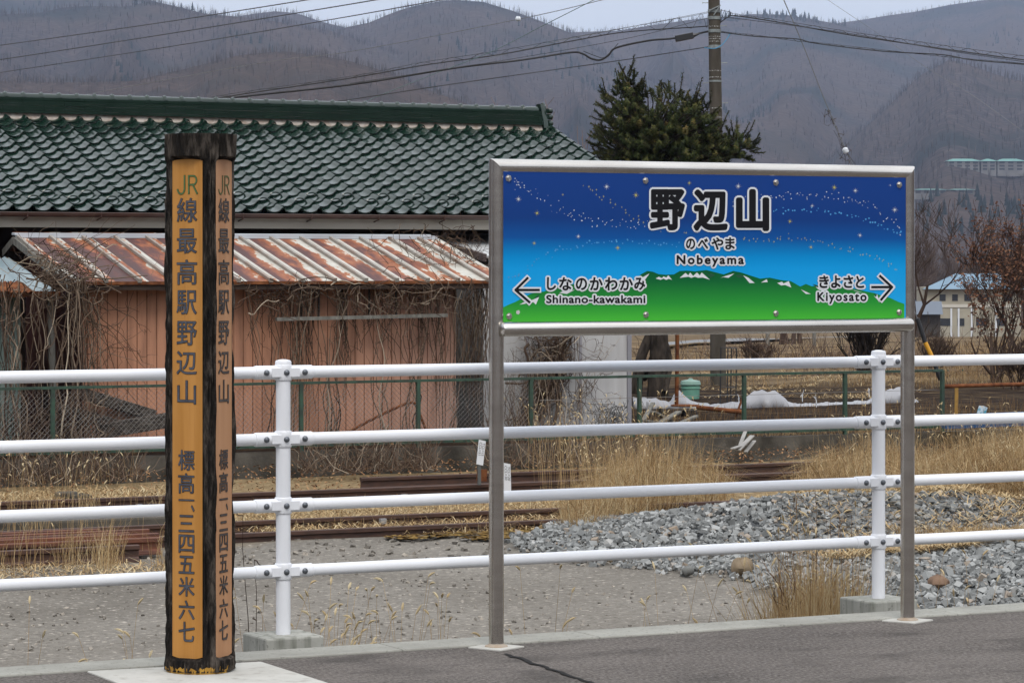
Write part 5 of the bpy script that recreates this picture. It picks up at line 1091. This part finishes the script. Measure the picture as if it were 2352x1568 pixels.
# ================================================================== GRASS, WEEDS, LEAVES, STONES
def inpoly(poly):
    xs = [p[0] for p in poly]; ys = [p[1] for p in poly]
    while True:
        x = rng.uniform(min(xs), max(xs)); y = rng.uniform(min(ys), max(ys)); c = False; j = len(poly)-1
        for i in range(len(poly)):
            if (ys[i] > y) != (ys[j] > y) and x < (xs[j]-xs[i])*(y-ys[i])/(ys[j]-ys[i])+xs[i]: c = not c
            j = i
        if c: return x, y
def blade(m, p, h, w, lean=.35, tone=None):
    d = rtv*rng.gauss(.12,1)+fwv*rng.gauss(0,.5); d.normalize(); l = abs(rng.gauss(0, lean*1.5))*h; s = Vector((-d.y, d.x, 0)); s = (s*.4+rtv*.6).normalized()*w*.36
    c = p+d*l*.35+Vector((0,0,h*.6)); e_ = p+d*l+Vector((0,0,h*rng.uniform(.82,1)))
    if l > h*.6: e_.z = p.z+h*rng.uniform(.25,.7)
    m.tone = min(1, max(0, tone if tone is not None else rng.gauss(.60,.22)+.42*noise.noise(Vector((p.x*2.2, p.y*2.2, 2))))); m.add([p-s, p+s, c+s*.8, c-s*.8, e_], [(0,1,2,3),(3,2,4)])
def flat_straw(m, p, L, w):
    a = rng.random()*6.283; d = Vector((math.cos(a), math.sin(a), rng.gauss(.12,.12)))*L; s = Vector((0,0,1)).cross(d).normalized()*w; q_ = p+d*.5+Vector((0,0,rng.random()*.03)); m.tone = min(1, max(0, rng.gauss(.68,.2))); m.add([p-s, p+s, q_+s, q_-s, p+d], [(0,1,2,3),(3,2,4)])
def foxtail(m, p, h, bend=None, hl=None):
    a = rng.random()*6.283 if bend is None else bend; d = Vector((math.cos(a), math.sin(a), 0)); l = rng.uniform(.05,.25)*h; hl = hl or rng.uniform(.030,.052)
    pts = [p+d*l*u*u+Vector((0,0,h*u)) for u in (0,.35,.7,1)]; m.tone = rng.uniform(.45,.75); m.tube(pts, [.0018,.0015,.0012,.0009], 3, False)
    q_ = pts[-1]; hd = (d*.5+Vector((0,0,1))).normalized(); dr = rng.uniform(.05,.9); P = [q_]
    for i in range(5): hd = (hd+d*.22*dr+Vector((0,0,-.22*dr))).normalized(); P.append(P[-1]+hd*hl/5)
    m.tone = rng.uniform(.78,1); m.tube(P, [.0012,.0042,.0055,.0052,.004,.0012], 5, True)
    for k in range(22):
        u = rng.random()*4.9; i = int(u); c = P[i].lerp(P[i+1], u-i); o_ = Vector((rng.gauss(0,1),rng.gauss(0,1),rng.gauss(0,1))).normalized(); e_ = c+o_*.009+(P[i+1]-P[i]).normalized()*.008; s = o_.orthogonal().normalized()*.0009; m.add([c-s, c+s, e_], [(0,1,2)])
def heap(X, Y): return GZ+.36*math.exp(-((X-16.3)/2.5)**2-((Y-24.2)/1.5)**2)+.26*math.exp(-((X-16.2)/3.2)**2-((Y-18.6)/2.4)**2)+.02*noise.noise(Vector((X*2,Y*2,0)))
def heapbed(X, Y):
    h = heap(X, Y); return h-.03-.16*(1-min(1, max(0, (h-GZ-.07)/.08)))
def proj(p):
    Z = depth(p.x, p.y); return XC+(p.x*C_-p.y*S_)*F/Z, YH-(p.z-HC)*F/Z
def inside(poly, x, y):
    c = False; j = len(poly)-1
    for i in range(len(poly)):
        (xi, yi), (xj, yj) = poly[i], poly[j]
        if (yi > y) != (yj > y) and x < (xj-xi)*(y-yi)/(yj-yi)+xi: c = not c
        j = i
    return c
def onH(x, y):
    z = GZ
    for _ in range(8): p = onG(x, y, z); z = heap(p.x, p.y)
    return Vector((p.x, p.y, z))
m = MB(); m.grid(lambda u, v: (lerp(7,27,u), lerp(13.5,28,v), heapbed(lerp(7,27,u), lerp(13.5,28,v))), 80, 60); tag(m.build('gravel_heap', mat('ballast_bed', (.07,.075,.078), (.15,.155,.16), 22, rough=.95, bump=.8, bscale=30, bdist=.04), smooth=True), kind='structure')
m = MB()
def stone(p, s):
    m.tone = min(1, max(0, rng.gauss(.52,.2))) if rng.random() > .04 else .97
    B = [Vector((x*rng.uniform(.35,1), y*rng.uniform(.35,1), z*rng.uniform(.4,.95)))*s for z in (-.42,.42) for x, y in ((-.62,-.5),(.62,-.5),(.62,.5),(-.62,.5))]
    ex, ey, ez = rng.gauss(0,.5), rng.gauss(0,.5), rng.random()*6.283; M3 = Euler((ex, ey, ez)).to_matrix(); B = [M3 @ q_ for q_ in B]
    m.add([p+q_ for q_ in B], [(0,3,2,1),(4,5,6,7),(0,1,5,4),(1,2,6,5),(2,3,7,6),(3,0,4,7)])
HP1 = [(1165,1243),(1300,1222),(1480,1190),(1600,1160),(1700,1146),(1800,1140),(1990,1140),(2060,1150),(2062,1250),(1992,1300),(1985,1400),(1880,1398),(1820,1350),(1740,1325),(1560,1310),(1330,1288),(1200,1262)]
HP2 = [(2060,1230),(2200,1238),(2420,1250),(2420,1400),(2060,1410)]
for k in range(96000):
    X_ = rng.uniform(8,25); Y_ = rng.uniform(14.5,27.5); p = Vector((X_, Y_, heap(X_, Y_))); x, y = proj(p)
    x += rng.gauss(0,14); y += rng.gauss(0,5)
    if inside(HP1, x, y) or inside(HP2, x, y) or (p.z > GZ+.05 and y > 1140): stone(p+Vector((0,0,rng.uniform(-.015,.025))), min(.09, .030*math.exp(rng.gauss(.20,.42))))
tag(m.build('ballast', m_stone, tone=True), kind='stuff')
m = MB()
for k in range(170): x, y = inpoly([(480,1235),(1200,1240),(1740,1325),(1740,1345),(1560,1330),(1150,1290),(480,1270)]); stone(onG(x, y, GZ)+Vector((0,0,.005)), rng.uniform(.02,.055))
for k in range(650): x, y = inpoly([(-30,1300),(540,1260),(1150,1290),(1760,1350),(1760,1440),(600,1480),(-30,1500)]); stone(onG(x, y, GZ)+Vector((0,0,.002)), rng.uniform(.012,.034))
tag(m.build('scattered_stones', m_pebble, tone=True), kind='stuff')
for x, y, s, c in ((2155,1352,.17,(.20,.13,.09)),(1705,1316,.20,(.22,.17,.115)),(1410,1290,.12,(.38,.30,.2)),(1580,1318,.11,(.17,.17,.16))):
    m = MB(); p = onH(x, y); ns = 10
    m.grid(lambda u, v: p+Vector((math.cos(u*6.283)*math.sin(v*3.1416), math.sin(u*6.283)*math.sin(v*3.1416), math.cos(v*3.1416)*.75))*s*.5*(1+.25*noise.noise(Vector((math.cos(u*6.283)*1.5+x, math.sin(u*6.283)*1.5, v*3))))+Vector((0,0,s*.25)), 14, 8)
    nmx = {2155:'round reddish brown boulder on the ballast right of the right sign post',1705:'largest tan boulder at the near edge of the ballast heap',1410:'pale tan rock at the left of the ballast heap near the lowest rail',1580:'small grey rock at the foot of the ballast heap'}[x]
    tag(m.build('boulder', mat('boulder_'+['brown','tan','pale','grey'][[2155,1705,1410,1580].index(x)], c, tuple(v*.7 for v in c), 9, rough=.9, bump=.4, bscale=30), loc=p, smooth=True), nmx, 'rock')
# straw lying and standing on the sidings
m = MB()
for k in range(6000): x, y = inpoly([(500,1166),(900,1150),(1300,1135),(1500,1150),(1420,1195),(1250,1222),(900,1232),(600,1232),(480,1215)]); flat_straw(m, onG(x, y, GZ)+Vector((0,0,.02)), rng.uniform(.08,.22), .004)
for k in range(1500): x, y = inpoly([(500,1166),(1300,1140),(1450,1190),(1250,1225),(600,1235)]); blade(m, onG(x, y, GZ), rng.uniform(.06,.16), .006, .6)
for k in range(1700): x, y = inpoly([(-20,1140),(380,1125),(380,1160),(-20,1180)]); flat_straw(m, onG(x, y, GZ)+Vector((0,0,.03)), rng.uniform(.08,.2), .004)
for k in range(700): x, y = inpoly([(-20,1297),(330,1297),(385,1300),(385,1325),(-20,1335)]); flat_straw(m, onG(x, y, GZ)+Vector((0,0,.01)), rng.uniform(.08,.22), .004)
for k in range(1500): x, y = inpoly([(1700,1150),(2000,1160),(2060,1190),(2000,1260),(1850,1200)]); flat_straw(m, onH(x, y)+Vector((0,0,.05)), rng.uniform(.08,.25), .004)
for k in range(5200): x, y = inpoly([(2020,1150),(2420,1130),(2420,1262),(2200,1245),(2020,1210)]); flat_straw(m, onH(x, y)+Vector((0,0,.05)), rng.uniform(.08,.26), .0045)
tag(m.build('straw_litter', m_straw, tone=True), kind='stuff')
m = MB()
for k in range(4200):
    x, y = inpoly([(1290,1180),(1400,1120),(1560,1120),(1700,1140),(1640,1165),(1480,1195),(1330,1235),(1285,1225)]); hh = interp([(1285,.25),(1400,.55),(1500,.75),(1600,.6),(1700,.35)], x); p = onG(x, y, GZ); blade(m, p, hh*rng.uniform(.4,1.1)*(1+.5*noise.noise(Vector((p.x*2,p.y*2,0)))), .006, .5)
for k in range(8600):
    x, y = inpoly([(1800,1140),(1880,1090),(2080,1085),(2420,1075),(2420,1150),(2200,1165),(2000,1165)]); hh = interp([(1800,.25),(1900,.55),(2000,.62),(2150,.5),(2260,.75),(2420,.85)], x); p = onG(x, y, GZ); blade(m, p, hh*rng.uniform(.35,1.1)*(1+.6*noise.noise(Vector((p.x*1.8,p.y*1.8,0)))), .0065, .62)
for k in range(900):
    x, y = inpoly([(2060,1235),(2420,1235),(2420,1255),(2060,1250)]); blade(m, onH(x, y), rng.uniform(.08,.25), .006, .7)
for k in range(90): x, y = inpoly([(-20,1215),(110,1225),(110,1340),(-20,1345)]); blade(m, onG(x, y, GZ), rng.uniform(.25,.6), .006, .28)
for cx, cy, n in ((110,1190,90),(200,1190,90),(60,1180,60),(250,1300,170),(160,1300,120),(230,1310,100),(45,1180,70),(360,1200,60),(370,1310,60)):
    for k in range(n//2): blade(m, onG(cx+rng.gauss(0,16), cy+rng.gauss(0,6), GZ), rng.uniform(.2,.55), .005, .35)
for k in range(260):
    x, y = inpoly([(1200,1100),(1560,1095),(1650,1150),(1300,1230)]); foxtail(m, onG(x, y, GZ), rng.uniform(.55,1.05))
for k in range(200):
    x, y = inpoly([(1850,1110),(2420,1075),(2420,1160),(2000,1165)]); foxtail(m, onG(x, y, GZ), rng.uniform(.5,.95))
for k in range(70): x, y = inpoly([(-20,1150),(330,1140),(330,1330),(-20,1340)]); foxtail(m, onG(x, y, GZ), rng.uniform(.4,.8))
tag(m.build('tall_dry_grass', m_straw, tone=True), kind='stuff')
m = MB()
for k in range(1500):
    x, y = inpoly([(820,1224),(1000,1226),(1310,1214),(1335,1236),(1100,1246),(900,1244)]); p = onG(x, y, GZ)
    if noise.noise(Vector((p.x*1.1,p.y*2.5,6))) > -.05:
        m.tone = rng.random(); a = rng.random()*6.283; d = Vector((math.cos(a),math.sin(a),rng.gauss(0,.15)))*.035; q_ = Vector((-math.sin(a),math.cos(a),0))*.03; p.z += .025+rng.random()*.012; m.add([p-d, p+q_, p+d, p-q_], [(0,1,2,3)])
tag(m.build('orange_moss', tonemat('moss', [(0,(.05,.028,.010)),(.6,(.15,.085,.022)),(1,(.22,.15,.05))]), tone=True), kind='stuff')
# weeds on and below the low wall, leaf litter
m = MB()
for k in range(8000):
    X_ = rng.uniform(8,29); Y_ = rng.uniform(31.2,33.4); z = GZ+.13*max(0,(Y_-31.4)/2)+rng.random()*.03; a = rng.random()*6.283; L_ = rng.uniform(.010,.026); d = Vector((math.cos(a),math.sin(a),rng.gauss(0,.4)))*L_; s = Vector((-math.sin(a),math.cos(a),rng.gauss(0,.4)))*L_*.6; p = Vector((X_,Y_,z+.02)); m.tone = rng.random(); m.add([p-d, p+s*.7, p+d, p-s], [(0,1,2,3)])
for k in range(1500):
    X_ = rng.uniform(8,20); Y_ = rng.uniform(33.45,36); a = rng.random()*6.283; d = Vector((math.cos(a),math.sin(a),rng.gauss(0,.4)))*.03; s = Vector((-math.sin(a),math.cos(a),0))*.02; p = Vector((X_,Y_,-.66+rng.random()*.05)); m.tone = rng.random(); m.add([p-d, p+s, p+d, p-s], [(0,1,2,3)])
tag(m.build('leaf_litter', m_dryleaf, tone=True), kind='stuff')
m = MB()
for k in range(800):
    x = rng.choice((rng.uniform(-20,330), rng.uniform(690,1000), rng.uniform(1120,1480))); a = onY(x, 1095, 33.2-rng.random()*.8); a.z = GZ+.1; strand(m, a, a+Vector((rng.gauss(0,.25),rng.gauss(.05,.15),rng.uniform(.15,.55))), .07, .006, .002, 6)
tag(m.build('wall_foot_brush', m_vine, tone=True), kind='stuff')
m = MB()
for k in range(3000):
    X_ = rng.uniform(18,34); Y_ = rng.uniform(33.72,34.6); blade(m, Vector((X_,Y_,fz(X_,Y_)-.02)), rng.uniform(.05,.22), .006, .5, rng.gauss(.5,.2))
for k in range(2600):
    X_ = rng.uniform(19,36); Y_ = rng.uniform(34.4,40); blade(m, Vector((X_,Y_,fz(X_,Y_)-.02)), rng.uniform(.08,.30), .006, .35, rng.gauss(.22,.12))
for k in range(5000):
    p = onF(rng.uniform(1460,2420), rng.uniform(800,888)); d = depth(p.x,p.y)
    if noise.noise(Vector((p.x*.25,p.y*.25,4))) > -.08: blade(m, p-Vector((0,0,.03)), rng.uniform(.08,.30)*min(2.0, d/65), .010*d/60, .5, rng.gauss(.42,.2))
for k in range(1500):
    p = onF(rng.uniform(2080,2420), rng.uniform(790,888)); d = depth(p.x,p.y); blade(m, p-Vector((0,0,.03)), rng.uniform(.15,.42), .010*d/60, .5, rng.gauss(.42,.2))
tag(m.build('field_grass', m_straw, tone=True), kind='stuff')
m = MB()
for k in range(4200):
    p = onF(rng.uniform(1600,2120), rng.uniform(858,922)); 
    if noise.noise(Vector((p.x*.5,p.y*.9,9))) > .02: flat_straw(m, p+Vector((0,0,.02)), rng.uniform(.08,.24), .005)
tag(m.build('soil_straw', m_straw, tone=True), kind='stuff')
m = MB()
for k in range(1500):
    p = onF(rng.uniform(1470,2430), rng.triangular(790,880,840)); d = depth(p.x, p.y)
    if noise.noise(Vector((p.x*.22,p.y*.3,11))) > .0:
        q_ = strand(m, p, p+Vector((rng.gauss(0,.25),rng.gauss(0,.15),rng.uniform(.15,.55)))*min(1.6, d/60), .08, .007*d/60, .003, 5); m.tone *= .6
tag(m.build('field_scrub', m_twig, tone=True), kind='stuff')
for x, y, h, lb in ((2150,856,1.0,'low brown bush beyond the fence under the black and yellow guard'),(2335,895,1.1,'low brown bush at the right edge beside the rusty pipe'),(1735,836,.8,'low brown bush seen under the middle of the sign')):
    p = onF(x, y); bare_tree(lb, p, h, .016, 3, .42, m_twig, stems=16, rmin=.006, kids=(2,3), name='shrub')
# foxtails close behind the kerb, each clump a plant of its own
FT = [(770,46,26,.98,1.16,'dense clump of foxtails just behind the kerb right of the left fence post'),(600,26,9,.95,1.12,'thin foxtails behind the kerb between the log post and the left fence post'),(690,22,9,.95,1.10,'a few foxtails right beside the left fence footing'),
      (905,50,12,1.0,1.16,'sparse tall foxtails behind the kerb midway between the left posts'),(1010,30,7,.95,1.1,'small foxtails behind the kerb left of the left sign post'),(1210,55,7,.92,1.12,'scattered foxtails behind the kerb right of the left sign post'),(1500,90,8,.92,1.08,'scattered foxtails behind the kerb below the middle of the sign'),
      (470,26,9,.95,1.15,'foxtails behind the carved log post'),(310,60,13,.9,1.1,'scattered foxtails behind the kerb left of the log post'),(80,60,5,.9,1.05,'lone foxtails behind the kerb at the left edge'),(1650,50,9,.92,1.12,'foxtails left of the brown weed clump'),(2200,60,9,.95,1.15,'foxtails on the ballast behind the kerb right of the right sign post')]
for x, w, n, h0, h1, lb in FT:
    b0 = onY(x, 1500, 12.0); m = MB()
    for k in range(int(n*1.2)): q_ = onY(x+rng.gauss(0,w*.6), 1500, rng.uniform(11.65,12.5)); foxtail(m, Vector((q_.x, q_.y, GZ)), rng.uniform(h0-.12,h1+.05))
    for k in range(n): q_ = onY(x+rng.gauss(0,w*.5), 1500, rng.uniform(11.65,12.5)); blade(m, Vector((q_.x, q_.y, GZ)), rng.uniform(.7,1.02), .004, .18)
    tag(m.build('foxtail_grass', m_straw, loc=(b0.x, b0.y, GZ), tone=True), lb, 'grass clump')
m = MB(); b0 = onY(1880, 1400, 12.3)
for k in range(2300):
    x = rng.triangular(1735,1995,1880); q_ = onY(x, 1400, rng.uniform(11.7,12.9)); blade(m, Vector((q_.x, q_.y, GZ)), rng.uniform(.78,1.22)*interp([(1745,.92),(1850,1.05),(1960,1.05),(1992,.95)], x), .0105, .09, rng.gauss(.66,.2))
for k in range(46): x = rng.gauss(1860,65); q_ = onY(x, 1400, rng.uniform(11.8,12.8)); foxtail(m, Vector((q_.x, q_.y, GZ)), rng.uniform(1.0,1.35))
o = m.build('dry_weed_clump', m_straw, loc=(b0.x, b0.y, GZ), tone=True); tag(o, 'straw brown clump of dry weeds left of the right fence footing', 'weeds')
m = MB()
for x, yt, lx in ((1838,1160,-32),(1852,1120,-38),(1893,1120,-30),(1915,1130,-15),(1958,1180,-5),(1935,1150,-12),(1800,1270,12),(1880,1240,-20),(1800,1260,-20)):
    a = onY(x+18, 1400, 12.2+rng.random()*.4); a.z = GZ; e_ = onY(x+lx*.7, yt, 12.2+rng.random()*.5); P = strand(m, a, e_, .03, .0030, .0013, 12)
    for k in range(12): p = P[rng.randrange(5, 12)]; strand(m, p, p+Vector((rng.gauss(0,.05),rng.gauss(0,.05),rng.uniform(.03,.12))), .02, .0018, .0008, 4)
for k in range(12):
    a = onY(rng.gauss(1815,22), 1400, 12.2); e_ = a+Vector((rng.gauss(0,.06),rng.gauss(0,.05),rng.uniform(.12,.34))); strand(m, a, e_, .05, .003, .001, 6)
m.build('tall_stalks', tonemat('brown_stalks', [(0,(.06,.032,.018)),(.5,(.15,.085,.045)),(1,(.28,.18,.10))]), o, tone=True)
for x, yt, lb in ((563,1180,'single tall reddish stalk behind the kerb left of the left fence post'),(595,1290,'thin reddish stalk close to the left fence footing')):
    a = onY(x+12, 1480, 12.2); a.z = GZ; m = MB(); P = strand(m, a, onY(x-8, yt, 12.2), .03, .004, .0015, 10); twigs(m, P, 4, .05); tag(m.build('weed_stalk', m_vine, loc=a, tone=True), lb, 'weed stalk')

# ================================================================== AIR
b = NB('valley_air'); b.t.nodes.remove(b.b); pv = b.n('ShaderNodeVolumePrincipled'); pv.inputs['Color'].default_value = (.62,.74,1,1); pv.inputs['Density'].default_value = .000105; pv.inputs['Anisotropy'].default_value = .2
b.l(pv.outputs[0], b.t.nodes['Material Output'].inputs['Volume']); b.m.cycles.homogeneous_volume = True if hasattr(b.m.cycles, 'homogeneous_volume') else None
m = MB(); m.box(-9000, 12000, -60, 12000, -14, 560); tag(m.build('haze', b.m), kind='stuff')
